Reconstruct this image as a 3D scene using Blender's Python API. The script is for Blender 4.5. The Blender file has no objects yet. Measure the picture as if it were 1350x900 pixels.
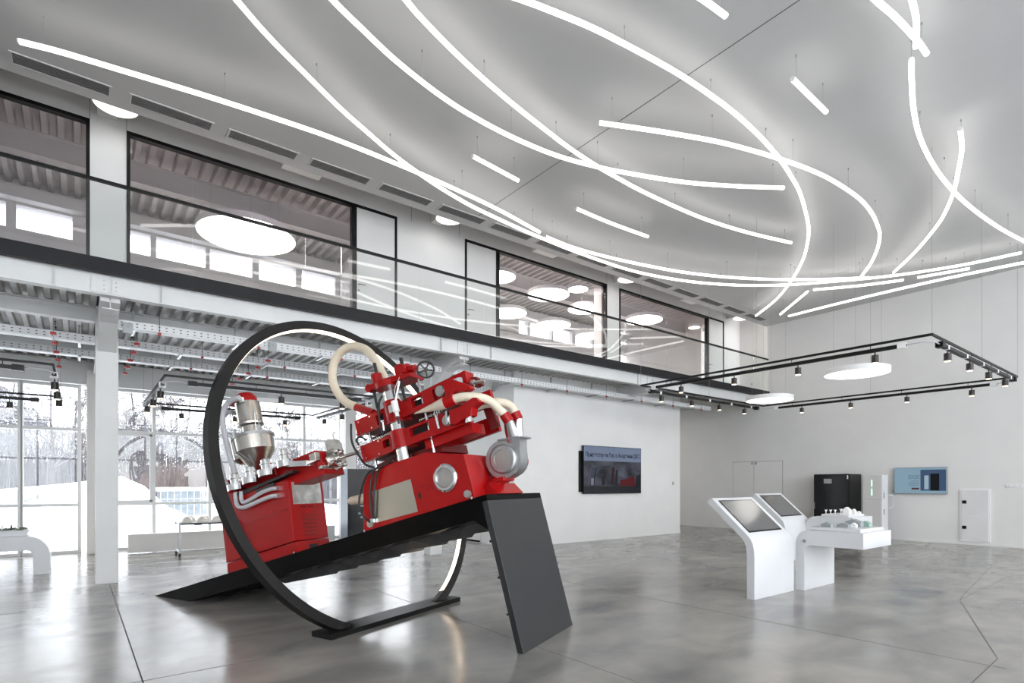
import bpy, bmesh, math, random
from mathutils import Vector, Matrix
R = math.radians
PI = math.pi
SC = bpy.context.scene
COL = SC.collection

# ------------------------------------------------------------------ camera
cam_d = bpy.data.cameras.new('camera'); cam = bpy.data.objects.new('camera', cam_d); COL.objects.link(cam)
cam.location = (0, 0, 1.6)
cam.rotation_euler = (R(90), 0, R(-37.766))
cam_d.sensor_width = 36; cam_d.lens = 736 / 1350 * 36
cam_d.shift_y = 188 / 1350
cam_d.clip_end = 400
SC.camera = cam

# ------------------------------------------------------------------ exposure, world
SC.view_settings.view_transform = 'Standard'
SC.view_settings.look = 'None'
SC.view_settings.gamma = 1
SC.view_settings.use_curve_mapping = False
SC.view_settings.exposure = 0.42
SKY = 5.0
TUBE = 2.6
w = bpy.data.worlds.new('overcast'); SC.world = w; w.use_nodes = True
nt = w.node_tree; bg = nt.nodes['Background']
tc = nt.nodes.new('ShaderNodeTexCoord'); nz = nt.nodes.new('ShaderNodeTexNoise'); nz.inputs['Scale'].default_value = 2.2
cr = nt.nodes.new('ShaderNodeValToRGB')
cr.color_ramp.elements[0].color = (0.90, 0.93, 0.97, 1); cr.color_ramp.elements[0].position = 0.3
cr.color_ramp.elements[1].color = (1.0, 1.0, 1.0, 1); cr.color_ramp.elements[1].position = 0.65
nt.links.new(tc.outputs['Generated'], nz.inputs['Vector']); nt.links.new(nz.outputs['Fac'], cr.inputs['Fac'])
nt.links.new(cr.outputs['Color'], bg.inputs['Color']); bg.inputs['Strength'].default_value = SKY
SC.cycles.max_bounces = 10; SC.cycles.diffuse_bounces = 6; SC.cycles.glossy_bounces = 5
SC.cycles.transmission_bounces = 6; SC.cycles.transparent_max_bounces = 24
SC.cycles.sample_clamp_indirect = 6
SC.cycles.caustics_reflective = False; SC.cycles.caustics_refractive = False

# ------------------------------------------------------------------ materials
M = {}
def mat(name, col, rough=0.5, metal=0.0, spec=0.5, coat=0.0, emit=None, es=0.0):
    m = bpy.data.materials.new(name); m.use_nodes = True
    b = m.node_tree.nodes['Principled BSDF']
    b.inputs['Base Color'].default_value = (*col, 1); b.inputs['Roughness'].default_value = rough
    b.inputs['Metallic'].default_value = metal; b.inputs['Specular IOR Level'].default_value = spec
    b.inputs['Coat Weight'].default_value = coat; b.inputs['Coat Roughness'].default_value = 0.08
    if emit:
        b.inputs['Emission Color'].default_value = (*emit, 1); b.inputs['Emission Strength'].default_value = es
    M[name] = m
    return m
def noisy(name, c1, c2, scale=8, rough=0.5, metal=0.0, stretch=(1, 1, 1), detail=4, bump=0.0, spec=0.5, coat=0.0, lo=0.35, hi=0.65):
    m = mat(name, c1, rough, metal, spec, coat); n = m.node_tree; b = n.nodes['Principled BSDF']
    t = n.nodes.new('ShaderNodeTexCoord'); mp = n.nodes.new('ShaderNodeMapping'); mp.inputs['Scale'].default_value = stretch
    z = n.nodes.new('ShaderNodeTexNoise'); z.inputs['Scale'].default_value = scale; z.inputs['Detail'].default_value = detail
    r = n.nodes.new('ShaderNodeValToRGB')
    r.color_ramp.elements[0].color = (*c1, 1); r.color_ramp.elements[0].position = lo
    r.color_ramp.elements[1].color = (*c2, 1); r.color_ramp.elements[1].position = hi
    n.links.new(t.outputs['Object'], mp.inputs['Vector']); n.links.new(mp.outputs['Vector'], z.inputs['Vector'])
    n.links.new(z.outputs['Fac'], r.inputs['Fac']); n.links.new(r.outputs['Color'], b.inputs['Base Color'])
    if bump:
        bp = n.nodes.new('ShaderNodeBump'); bp.inputs['Strength'].default_value = bump; bp.inputs['Distance'].default_value = 0.05
        n.links.new(z.outputs['Fac'], bp.inputs['Height']); n.links.new(bp.outputs['Normal'], b.inputs['Normal'])
    return m
noisy('white_paint', (0.76, 0.755, 0.745), (0.79, 0.785, 0.775), 1.5, 0.55, spec=0.3)
noisy('grey_white_paint', (0.73, 0.722, 0.712), (0.755, 0.747, 0.737), 1.5, 0.5, spec=0.3)
noisy('warm_white_paint', (0.72, 0.70, 0.68), (0.75, 0.73, 0.70), 1.5, 0.5, spec=0.3)
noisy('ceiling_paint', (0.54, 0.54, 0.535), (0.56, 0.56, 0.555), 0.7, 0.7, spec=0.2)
noisy('steel_paint', (0.68, 0.685, 0.68), (0.715, 0.72, 0.715), 2, 0.45)
noisy('deck_metal', (0.50, 0.50, 0.49), (0.58, 0.58, 0.57), 3, 0.45, metal=0.2)
noisy('upper_deck_metal', (0.60, 0.575, 0.575), (0.66, 0.63, 0.63), 3, 0.5, metal=0.1)
mat('vent_dark', (0.13, 0.13, 0.13), 0.6)
mat('seam', (0.10, 0.10, 0.10), 0.8)
noisy('black_metal', (0.006, 0.006, 0.006), (0.009, 0.009, 0.009), 3, 0.42, spec=0.25)
noisy('fascia_black', (0.012, 0.012, 0.014), (0.015, 0.015, 0.017), 2, 0.5, spec=0.25)
noisy('platform_black_shaded', (0.002, 0.002, 0.002), (0.003, 0.003, 0.003), 2, 0.4, spec=0.08)  # deck black, made deeper: the unlit near side is put into the colour
noisy('platform_black_lit', (0.014, 0.015, 0.017), (0.018, 0.019, 0.021), 2, 0.34, spec=0.6)  # same black raised for the leg: window light put into colour and gloss
noisy('ring_black', (0.009, 0.0085, 0.0085), (0.012, 0.011, 0.011), 3, 0.5, spec=0.3)
noisy('red_paint', (0.31, 0.002, 0.003), (0.36, 0.003, 0.004), 3, 0.34, spec=0.28, coat=0.06)
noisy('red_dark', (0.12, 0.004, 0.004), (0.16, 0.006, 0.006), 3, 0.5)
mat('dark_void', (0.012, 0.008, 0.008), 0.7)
noisy('pleat_grey', (0.035, 0.036, 0.04), (0.045, 0.046, 0.05), 3, 0.4)
mat('rubber_black', (0.012, 0.012, 0.012), 0.45)
noisy('chrome', (0.72, 0.73, 0.75), (0.80, 0.81, 0.82), 6, 0.12, metal=1.0)
noisy('brushed_steel', (0.52, 0.50, 0.47), (0.66, 0.63, 0.59), 5, 0.24, metal=1.0, stretch=(1, 1, 0.2))
noisy('aluminium', (0.40, 0.41, 0.42), (0.50, 0.51, 0.52), 8, 0.38, metal=0.9)
noisy('plate_steel', (0.36, 0.36, 0.35), (0.60, 0.60, 0.58), 9, 0.35, metal=0.85)
noisy('mirror_steel', (0.40, 0.41, 0.38), (0.44, 0.45, 0.41), 2, 0.38, metal=1.0)
noisy('disc_steel', (0.42, 0.41, 0.39), (0.5, 0.49, 0.47), 5, 0.35, metal=0.8)
mat('white_plastic', (0.80, 0.81, 0.82), 0.35)
noisy('kiosk_white', (0.64, 0.65, 0.67), (0.67, 0.68, 0.70), 2, 0.3, coat=0.1)
mat('model_white', (0.82, 0.82, 0.80), 0.5)
mat('model_grey', (0.30, 0.325, 0.335), 0.5)
mat('model_green', (0.28, 0.42, 0.36), 0.5)
noisy('moss', (0.06, 0.08, 0.05), (0.30, 0.33, 0.27), 30, 0.9, bump=0.5)
mat('helmet_cream', (0.78, 0.73, 0.67), 0.3, coat=0.4)
mat('screen_grey', (0.10, 0.10, 0.10), 0.12, spec=0.7)
mat('screen_black', (0.004, 0.004, 0.005), 0.12, spec=0.22)
mat('cabinet_side', (0.20, 0.24, 0.28), 0.4)
mat('box_grey', (0.42, 0.44, 0.45), 0.5)
mat('cabinet_grey', (0.70, 0.70, 0.71), 0.4)
mat('cabinet_door_grey', (0.58, 0.57, 0.56), 0.4)
mat('grey_plastic', (0.30, 0.31, 0.32), 0.5)
mat('warm_black', (0.020, 0.016, 0.013), 0.45)
mat('red_clip', (0.45, 0.02, 0.02), 0.5)
mat('lamp_white', (0.85, 0.85, 0.84), 0.4)
mat('green_light', (0.2, 0.6, 0.45), 0.3, emit=(0.55, 0.95, 0.8), es=0.9)
# ribbed hoses
def ribbed(name, c1, c2, scale):
    m = mat(name, c1, 0.45); n = m.node_tree; b = n.nodes['Principled BSDF']
    t = n.nodes.new('ShaderNodeUVMap'); wv = n.nodes.new('ShaderNodeTexWave'); wv.bands_direction = 'X'; wv.inputs['Scale'].default_value = scale
    bp = n.nodes.new('ShaderNodeBump'); bp.inputs['Strength'].default_value = 0.4; bp.inputs['Distance'].default_value = 0.004
    mx = n.nodes.new('ShaderNodeMix'); mx.data_type = 'RGBA'; mx.inputs[6].default_value = (*c2, 1); mx.inputs[7].default_value = (*c1, 1)
    n.links.new(t.outputs['UV'], wv.inputs['Vector']); n.links.new(wv.outputs['Fac'], bp.inputs['Height'])
    n.links.new(wv.outputs['Fac'], mx.inputs[0]); n.links.new(mx.outputs[2], b.inputs['Base Color'])
    n.links.new(bp.outputs['Normal'], b.inputs['Normal'])
    b.inputs['Subsurface Weight'].default_value = 0.0
ribbed('cream_hose', (0.76, 0.68, 0.55), (0.68, 0.60, 0.47), 24)
ribbed('grey_hose', (0.56, 0.56, 0.60), (0.50, 0.50, 0.54), 20)
noisy('cream_plastic', (0.74, 0.66, 0.55), (0.78, 0.70, 0.60), 3, 0.4)
noisy('cone_beige', (0.50, 0.42, 0.34), (0.60, 0.52, 0.42), 4, 0.35)
def emis(name, col, s):
    m = bpy.data.materials.new(name); m.use_nodes = True; n = m.node_tree; n.nodes.clear()
    e = n.nodes.new('ShaderNodeEmission'); o = n.nodes.new('ShaderNodeOutputMaterial')
    e.inputs['Color'].default_value = (*col, 1); e.inputs['Strength'].default_value = s
    n.links.new(e.outputs[0], o.inputs['Surface']); M[name] = m
emis('tube_glow', (1.0, 0.97, 0.94), TUBE)
emis('disc_glow', (1.0, 0.96, 0.90), 2.6)
emis('room_disc_glow', (1.0, 0.955, 0.88), 13.0)
emis('spot_glow', (1.0, 0.80, 0.55), 5.0)
emis('ring_glow', (1.0, 0.80, 0.60), 4.5)
def glass(name, tint, refl=1.0):
    m = bpy.data.materials.new(name); m.use_nodes = True; n = m.node_tree; n.nodes.clear()
    tr = n.nodes.new('ShaderNodeBsdfTransparent'); tr.inputs['Color'].default_value = (*tint, 1)
    gl = n.nodes.new('ShaderNodeBsdfGlossy'); gl.inputs['Roughness'].default_value = 0.0; gl.inputs['Color'].default_value = (refl, refl, refl, 1)
    ge = n.nodes.new('ShaderNodeNewGeometry'); dt = n.nodes.new('ShaderNodeVectorMath'); dt.operation = 'DOT_PRODUCT'
    n.links.new(ge.outputs['Incoming'], dt.inputs[0]); n.links.new(ge.outputs['Normal'], dt.inputs[1])
    def mth(op, a, b):
        m_ = n.nodes.new('ShaderNodeMath'); m_.operation = op
        for i, v in enumerate((a, b)):
            if v is None: continue
            if isinstance(v, float): m_.inputs[i].default_value = v
            else: n.links.new(v, m_.inputs[i])
        return m_.outputs[0]
    fr_out = mth('ADD', mth('MULTIPLY', mth('POWER', mth('SUBTRACT', 1.0, mth('ABSOLUTE', dt.outputs['Value'], None)), 5.0), 0.93), 0.07)
    mx = n.nodes.new('ShaderNodeMixShader'); o = n.nodes.new('ShaderNodeOutputMaterial')
    n.links.new(fr_out, mx.inputs[0]); n.links.new(tr.outputs[0], mx.inputs[1]); n.links.new(gl.outputs[0], mx.inputs[2])
    n.links.new(mx.outputs[0], o.inputs['Surface']); M[name] = m
glass('clear_glass', (0.97, 0.98, 0.975))
glass('window_glass', (0.96, 0.975, 0.985), 0.6)
glass('tinted_glass', (0.93, 0.90, 0.915), 0.7)
# floor
def floor_mat():
    m = mat('polished_concrete', (0.3, 0.3, 0.3), 0.2, spec=0.42); n = m.node_tree; b = n.nodes['Principled BSDF']
    t = n.nodes.new('ShaderNodeTexCoord'); L = n.links.new
    def nz(scale, det, dist, st=(1, 1, 1)):
        mp = n.nodes.new('ShaderNodeMapping'); mp.inputs['Scale'].default_value = st; mp.inputs['Rotation'].default_value = (0, 0, R(-38))
        z = n.nodes.new('ShaderNodeTexNoise'); z.inputs['Scale'].default_value = scale; z.inputs['Detail'].default_value = det; z.inputs['Distortion'].default_value = dist
        L(t.outputs['Object'], mp.inputs['Vector']); L(mp.outputs['Vector'], z.inputs['Vector']); return z
    a = nz(0.5, 7, 0.5); c = nz(1.6, 10, 0.5, (0.7, 1.2, 1)); d = nz(14, 6, 0.3)
    r1 = n.nodes.new('ShaderNodeValToRGB'); r1.color_ramp.elements[0].position = 0.25; r1.color_ramp.elements[1].position = 0.75
    r1.color_ramp.elements[0].color = (0.19, 0.188, 0.184, 1); r1.color_ramp.elements[1].color = (0.36, 0.35, 0.33, 1)
    r2 = n.nodes.new('ShaderNodeValToRGB'); r2.color_ramp.elements[0].position = 0.22; r2.color_ramp.elements[1].position = 0.78
    r2.color_ramp.elements[0].color = (0.62, 0.62, 0.635, 1); r2.color_ramp.elements[1].color = (1.22, 1.18, 1.12, 1)
    L(a.outputs['Fac'], r1.inputs['Fac']); L(c.outputs['Fac'], r2.inputs['Fac'])
    mx = n.nodes.new('ShaderNodeMix'); mx.data_type = 'RGBA'; mx.blend_type = 'MULTIPLY'; mx.inputs[0].default_value = 1
    L(r1.outputs['Color'], mx.inputs[6]); L(r2.outputs['Color'], mx.inputs[7]); L(mx.outputs[2], b.inputs['Base Color'])
    mr = n.nodes.new('ShaderNodeMapRange'); mr.inputs[1].default_value = 0.3; mr.inputs[2].default_value = 0.7; mr.inputs[3].default_value = 0.14; mr.inputs[4].default_value = 0.26
    L(c.outputs['Fac'], mr.inputs[0]); L(mr.outputs[0], b.inputs['Roughness'])
    bp = n.nodes.new('ShaderNodeBump'); bp.inputs['Strength'].default_value = 0.03; bp.inputs['Distance'].default_value = 0.02
    L(d.outputs['Fac'], bp.inputs['Height']); L(bp.outputs['Normal'], b.inputs['Normal'])
floor_mat()
# outdoors
noisy('snow', (0.80, 0.82, 0.86), (0.90, 0.91, 0.93), 0.8, 0.8, bump=0.6, spec=0.2)
noisy('snow_shaded', (0.17, 0.175, 0.18), (0.30, 0.305, 0.31), 5, 0.9, bump=0.6)  # snow greyed for the lump: its shading is put into the colour
noisy('bark_grey', (0.055, 0.05, 0.054), (0.095, 0.09, 0.094), 6, 0.9)
noisy('bark_birch', (0.20, 0.20, 0.20), (0.08, 0.08, 0.08), 5, 0.8, lo=0.45, hi=0.62)
noisy('twig_brown', (0.16, 0.135, 0.13), (0.18, 0.15, 0.142), 3, 0.9)
noisy('brush_grey', (0.115, 0.115, 0.128), (0.15, 0.148, 0.162), 2, 0.9)
noisy('fence_grey', (0.20, 0.21, 0.235), (0.22, 0.23, 0.255), 1, 0.7)
noisy('polycarbonate', (0.13, 0.155, 0.17), (0.19, 0.215, 0.235), 4, 0.4)
# display pictures
def tv_welcome():
    m = mat('welcome_picture', (0.02, 0.02, 0.025), 0.2, spec=0.25); n = m.node_tree; b = n.nodes['Principled BSDF']; L = n.links.new
    t = n.nodes.new('ShaderNodeUVMap'); sp = n.nodes.new('ShaderNodeSeparateXYZ'); L(t.outputs['UV'], sp.inputs[0])
    top = n.nodes.new('ShaderNodeMath'); top.operation = 'GREATER_THAN'; top.inputs[1].default_value = 0.69; L(sp.outputs['Y'], top.inputs[0])
    z = n.nodes.new('ShaderNodeTexNoise'); z.inputs['Scale'].default_value = 3.5; L(t.outputs['UV'], z.inputs['Vector'])
    r = n.nodes.new('ShaderNodeValToRGB'); r.color_ramp.elements[0].color = (0.012, 0.013, 0.018, 1); r.color_ramp.elements[1].color = (0.10, 0.11, 0.15, 1)
    r.color_ramp.elements[0].position = 0.35; r.color_ramp.elements[1].position = 0.7
    L(z.outputs['Fac'], r.inputs['Fac'])
    bot = n.nodes.new('ShaderNodeMath'); bot.operation = 'GREATER_THAN'; bot.inputs[1].default_value = 0.15; L(sp.outputs['Y'], bot.inputs[0])
    m0 = n.nodes.new('ShaderNodeMix'); m0.data_type = 'RGBA'; L(bot.outputs[0], m0.inputs[0]); m0.inputs[6].default_value = (0.014, 0.017, 0.022, 1); L(r.outputs['Color'], m0.inputs[7])
    m1 = n.nodes.new('ShaderNodeMix'); m1.data_type = 'RGBA'; L(top.outputs[0], m1.inputs[0]); L(m0.outputs[2], m1.inputs[6]); m1.inputs[7].default_value = (0.19, 0.24, 0.36, 1)
    L(m1.outputs[2], b.inputs['Emission Color']); b.inputs['Emission Strength'].default_value = 0.55
    b.inputs['Base Color'].default_value = (0.01, 0.01, 0.01, 1)
tv_welcome()
def screen_flat(name, c, s=0.8):
    mat(name, (0.004, 0.004, 0.004), 0.25, spec=0.2, emit=c, es=s * 0.72)
screen_flat('pic_grey', (0.07, 0.08, 0.11)); screen_flat('pic_red', (0.10, 0.008, 0.012)); screen_flat('pic_dark', (0.012, 0.014, 0.02))
screen_flat('pic_light', (0.22, 0.22, 0.27)); screen_flat('pic_maroon', (0.03, 0.010, 0.014)); screen_flat('pic_text', (0.008, 0.012, 0.025))
screen_flat('pic_sky', (0.24, 0.37, 0.46), 0.9); screen_flat('pic_navy', (0.055, 0.10, 0.19)); screen_flat('pic_pale', (0.40, 0.52, 0.62)); screen_flat('pic_black', (0.003, 0.004, 0.006))
screen_flat('pic_tag', (0.10, 0.02, 0.03)); screen_flat('pic_ink', (0.13, 0.21, 0.28))

# ------------------------------------------------------------------ mesh builder
class MB:
    def __init__(s): s.bm = bmesh.new(); s.uv = s.bm.loops.layers.uv.new('UVMap')
    def face(s, vs, smooth=False, uvs=None):
        try: f = s.bm.faces.new(vs)
        except ValueError: return
        f.smooth = smooth
        if uvs:
            for l, u in zip(f.loops, uvs): l[s.uv].uv = u
    def box(s, x0, x1, y0, y1, z0, z1):
        v = [s.bm.verts.new((x, y, z)) for x in (x0, x1) for y in (y0, y1) for z in (z0, z1)]
        for q in ((0, 1, 3, 2), (4, 6, 7, 5), (0, 4, 5, 1), (2, 3, 7, 6), (0, 2, 6, 4), (1, 5, 7, 3)): s.face([v[i] for i in q])
        return s
    def prism(s, poly, axis, lo, hi, smooth=False):
        # poly: 2-D points in the two other axes, extruded along axis
        def P(p, h):
            return {'x': (h, p[0], p[1]), 'y': (p[0], h, p[1]), 'z': (p[0], p[1], h)}[axis]
        a = [s.bm.verts.new(P(p, lo)) for p in poly]; b = [s.bm.verts.new(P(p, hi)) for p in poly]
        n = len(poly)
        s.face(a); s.face(b[::-1])
        a2, b2 = a, b
        if smooth:
            a2 = [s.bm.verts.new(v.co) for v in a]; b2 = [s.bm.verts.new(v.co) for v in b]
        for i in range(n):
            j = (i + 1) % n
            s.face([a2[j], a2[i], b2[i], b2[j]], smooth)
        return s
    def cyl(s, p, q, r, r2=None, n=20, cap=True, smooth=True):
        p = Vector(p); q = Vector(q); r2 = r if r2 is None else r2
        d = (q - p).normalized(); u = d.orthogonal().normalized(); v = d.cross(u)
        A = [s.bm.verts.new(p + r * (math.cos(2 * PI * i / n) * u + math.sin(2 * PI * i / n) * v)) for i in range(n)]
        B = [s.bm.verts.new(q + r2 * (math.cos(2 * PI * i / n) * u + math.sin(2 * PI * i / n) * v)) for i in range(n)]
        for i in range(n): s.face([A[i], A[(i + 1) % n], B[(i + 1) % n], B[i]], smooth)
        if cap:
            A2 = [s.bm.verts.new(x.co) for x in A]; B2 = [s.bm.verts.new(x.co) for x in B]
            if r > 1e-5: s.face(A2[::-1])
            if r2 > 1e-5: s.face(B2)
        return s
    def lathe(s, base, prof, axis=(0, 0, 1), n=28, smooth=True):
        # prof: (radius, height) pairs up the axis
        for (r0, h0), (r1, h1) in zip(prof, prof[1:]):
            ax = Vector(axis).normalized(); b = Vector(base)
            u = ax.orthogonal().normalized(); v = ax.cross(u)
            A = [s.bm.verts.new(b + ax * h0 + max(r0, 1e-4) * (math.cos(2 * PI * i / n) * u + math.sin(2 * PI * i / n) * v)) for i in range(n)]
            B = [s.bm.verts.new(b + ax * h1 + max(r1, 1e-4) * (math.cos(2 * PI * i / n) * u + math.sin(2 * PI * i / n) * v)) for i in range(n)]
            for i in range(n): s.face([A[i], A[(i + 1) % n], B[(i + 1) % n], B[i]], smooth)
        return s
    def tube(s, pts, r, n=10, cap=True, smooth=True, r_end=None, close=False):
        P = [Vector(p) for p in pts]; m = len(P); rings = []
        prev = None; L = 0
        for i, p in enumerate(P):
            if i == 0: d = P[1] - P[0]
            elif i == m - 1: d = P[-1] - P[-2]
            else: d = P[i + 1] - P[i - 1]
            d.normalize()
            if prev is None:
                u = d.orthogonal().normalized() if abs(d.z) > 0.95 else Vector((0, 0, 1)).cross(d).normalized()
            else:
                u = (prev - d * prev.dot(d)).normalized()
            prev = u; v = d.cross(u)
            if i: L += (P[i] - P[i - 1]).length
            rr = r if r_end is None else r + (r_end - r) * i / (m - 1)
            rings.append(([s.bm.verts.new(p + rr * (math.cos(2 * PI * k / n) * u + math.sin(2 * PI * k / n) * v)) for k in range(n)], L))
        for (A, la), (B, lb) in zip(rings, rings[1:]):
            for k in range(n):
                s.face([A[k], A[(k + 1) % n], B[(k + 1) % n], B[k]], smooth, [(la, k / n), (la, (k + 1) / n), (lb, (k + 1) / n), (lb, k / n)])
        if cap: s.face(rings[0][0][::-1]); s.face(rings[-1][0])
        return s
    def quad(s, pts, uvs=((0, 0), (1, 0), (1, 1), (0, 1))):
        s.face([s.bm.verts.new(p) for p in pts], False, uvs); return s
    def sphere(s, c, r, n=16, m=10, half=False, sc=(1, 1, 1)):
        c = Vector(c); rows = []
        for i in range(m + 1):
            th = (PI / 2 if half else PI) * i / m
            rows.append([s.bm.verts.new(c + Vector((r * sc[0] * math.sin(th) * math.cos(2 * PI * k / n), r * sc[1] * math.sin(th) * math.sin(2 * PI * k / n), r * sc[2] * math.cos(th)))) for k in range(n)])
        for A, B in zip(rows, rows[1:]):
            for k in range(n): s.face([A[k], B[k], B[(k + 1) % n], A[(k + 1) % n]], True)
        return s
    def build(s, name, material, parent=None, bevel=0.0, label=None):
        me = bpy.data.meshes.new(name); bmesh.ops.remove_doubles(s.bm, verts=[v for v in s.bm.verts if not v.link_faces], dist=0)
        bmesh.ops.recalc_face_normals(s.bm, faces=s.bm.faces[:])
        s.bm.to_mesh(me); s.bm.free()
        o = bpy.data.objects.new(name, me); COL.objects.link(o)
        me.materials.append(M[material])
        if parent: o.parent = parent
        if bevel:
            b = o.modifiers.new('bevel', 'BEVEL'); b.width = bevel; b.segments = 2; b.limit_method = 'ANGLE'; b.angle_limit = R(40)
        if label: o['label'] = label
        return o
def tag(o, label, cat, group=None, kind=None):
    o['label'] = label; o['category'] = cat
    if group: o['group'] = group
    if kind: o['kind'] = kind
    return o
def thing(name, label, cat, loc=(0, 0, 0), rz=0, group=None, kind=None):
    o = bpy.data.objects.new(name, None); COL.objects.link(o); o.empty_display_size = 0.1
    o.location = loc; o.rotation_euler = (0, 0, rz)
    return tag(o, label, cat, group, kind)
def struct(name, mb, material, parent=None, bevel=0.0):
    o = mb.build(name, material, parent, bevel); 
    if not parent: o['kind'] = 'structure'
    return o
def struct_root(name, loc=(0, 0, 0)):
    o = bpy.data.objects.new(name, None); COL.objects.link(o); o.location = loc; o['kind'] = 'structure'; return o
def copy_tree(o, parent=None):
    c = o.copy(); COL.objects.link(c)
    if parent: c.parent = parent
    for ch in list(o.children): copy_tree(ch, c)
    return c
def text_mesh(body, size, material, name, parent, mtx, width=None, align='CENTER'):
    cu = bpy.data.curves.new('lettering', 'FONT'); cu.body = body; cu.size = size; cu.align_x = align; cu.extrude = 0.001; cu.offset = size * 0.012
    t = bpy.data.objects.new('lettering', cu); COL.objects.link(t); bpy.context.view_layer.update()
    dg = bpy.context.evaluated_depsgraph_get(); me = bpy.data.meshes.new_from_object(t.evaluated_get(dg))
    bpy.data.objects.remove(t); bpy.data.curves.remove(cu)
    if width:
        xs = [v.co.x for v in me.vertices]; k = width / (max(xs) - min(xs))
        for v in me.vertices: v.co.x *= k
    me.transform(mtx); me.materials.clear(); me.materials.append(M[material])
    o = bpy.data.objects.new(name, me); COL.objects.link(o); o.parent = parent
    return o
def smooth_path(pts, n=6):
    P = [Vector(p) for p in pts]
    if len(P) < 3:
        return [P[0].lerp(P[-1], i / 4) for i in range(5)]
    out = []
    for i in range(len(P) - 1):
        p0 = P[i - 1] if i else P[0] * 2 - P[1]; p1 = P[i]; p2 = P[i + 1]; p3 = P[i + 2] if i + 2 < len(P) else P[-1] * 2 - P[-2]
        for k in range(n):
            t = k / n
            out.append(0.5 * ((2 * p1) + (p2 - p0) * t + (2 * p0 - 5 * p1 + 4 * p2 - p3) * t * t + (3 * p1 - p0 - 3 * p2 + p3) * t ** 3))
    out.append(P[-1]); return out

# ------------------------------------------------------------------ room constants
XL, XW = -8.0, 18.6        # left end, right wall
YB, YW = -5.0, 16.5        # glazed wall behind the camera, window wall
ZC, ZF = 7.0, 4.72         # hall ceiling, gallery floor
YP = 11.1                  # line of columns and gallery partition
BX = [-5.85, 0.35, 6.4, 12.5]   # bays

# ------------------------------------------------------------------ floor, ceiling, walls
struct('floor', MB().box(XL - .2, XW + .9, YB - .2, YW + .1, -0.2, 0), 'polished_concrete')
def joint(k, x0, y0, x1, y1, w_=0.006):
    d = Vector((x1 - x0, y1 - y0)).normalized(); nrm = Vector((-d.y, d.x)) * w_ / 2
    struct('trim_%d' % k, MB().prism([(x0 + nrm.x, y0 + nrm.y), (x0 - nrm.x, y0 - nrm.y), (x1 - nrm.x, y1 - nrm.y), (x1 + nrm.x, y1 + nrm.y)], 'z', 0.0, 0.0015), 'seam')
js = [(0.38, 10.9, 0.43, 0.2, 0.012), (3.52, 11, 3.58, 1.0, .005), (6.28, 11, 6.35, 1.2, .006), (-4, 5.4, 0.42, 5.43, .005), (0.42, 5.43, 1.6, 5.45, .004),
      (9.65, 2.32, 6.66, 1.32, .008), (6.66, 1.32, 4.6, 1.25, .008), (9.65, 2.32, 13.0, 2.36, .006), (9.65, 2.32, 18, 3.4, .004), (6.3, 4.45, 12.5, 1.0, .004)]
for k, j in enumerate(js[:9]): joint(k + 1, *j)
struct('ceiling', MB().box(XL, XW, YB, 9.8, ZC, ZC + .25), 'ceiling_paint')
# hairline between the ceiling sheets
struct('trim_20', MB().box(6.345, 6.357, 2.0, 9.6, ZC - .002, ZC + .01), 'seam')
struct('wall_right', MB().box(XW, XW + .3, YB, 9.75, 0, 8.6).box(XW, XW + .3, 9.75, YW, 0, ZF - .2), 'grey_white_paint')
struct('wall_upper_right', MB().box(XW + .6, XW + .9, 9.7, YW, ZF - .3, 8.8), 'warm_white_paint')
struct('baseboard_right', MB().box(XW - .015, XW, YB, 11, 0, .07), 'grey_white_paint')
struct('wall_left', MB().box(XL - .25, XL, YB, YW, 0, 8.8), 'white_paint')
struct('wall_light_stop', MB().box(XL, XW + .3, 8.9, 9.0, ZC + .25, 8.45), 'white_paint')  # unseen wall over the ceiling, added to stop sky light leaking in
# block carrying the video wall
struct('wall_center', MB().box(8.66, 15.57, YP, YW - .05, 0, 4.5), 'white_paint', bevel=0.004)
struct('baseboard_center', MB().box(8.66, 15.57, YP - .012, YP, 0, .05).box(8.648, 8.66, YP, YW, 0, .06), 'white_paint')
d1 = struct_root('door_1', (8.66, 13.0, 0))
struct('door_leaf', MB().box(-.012, -.002, -.42, .9, .01, 2.3), 'grey_white_paint', d1)
struct('socket_plate', MB().box(-.01, 0, .98 - 1.7, 1.06 - 1.7, .28, .36), 'white_plastic', d1)
# wall over and under the window wall, partitions of the gallery
struct('wall_far', MB().box(XL, 8.7, YW, YW + .3, 3.9, 7.27).box(8.7, XW, YW, YW + .3, 0, 7.3).box(XL, XW, YW, YW + .3, 7.8, 8.9), 'steel_paint')
# strips between clerestory panes, panes themselves
pane_x = []
x = -7.3
for bay in BX:
    pane_x += [(bay + .62, bay + 1.05), (bay + 1.17, bay + 2.27), (bay + 2.37, bay + 3.4), (bay + 3.58, bay + 4.57), (bay + 4.74, bay + 5.72)]
pane_x = [(-8, -7.6)] + [p for p in pane_x if p[1] < XW]
prev = XL; pm = MB(); gm = MB()
for a, b in pane_x:
    pm.box(prev, a, YW, YW + .2, 7.27, 7.8); prev = b
    gm.box(a, b, YW + .1, YW + .11, 7.27, 7.8)
pm.box(prev, XW + .9, YW, YW + .2, 7.27, 7.8)
win_up = struct_root('window_1', (0, 0, 0)); pm.build('window_frame', 'steel_paint', win_up); gm.build('pane', 'window_glass', win_up)

# gallery slab and fascia
struct('trim_21', MB().box(XL, XW + .6, 9.75, YW, ZF - .14, ZF - .02), 'steel_paint')
struct('trim_22', MB().box(XL, XW - .01, 9.66, 9.76, 4.56, 4.76), 'fascia_black', bevel=.004)
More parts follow.
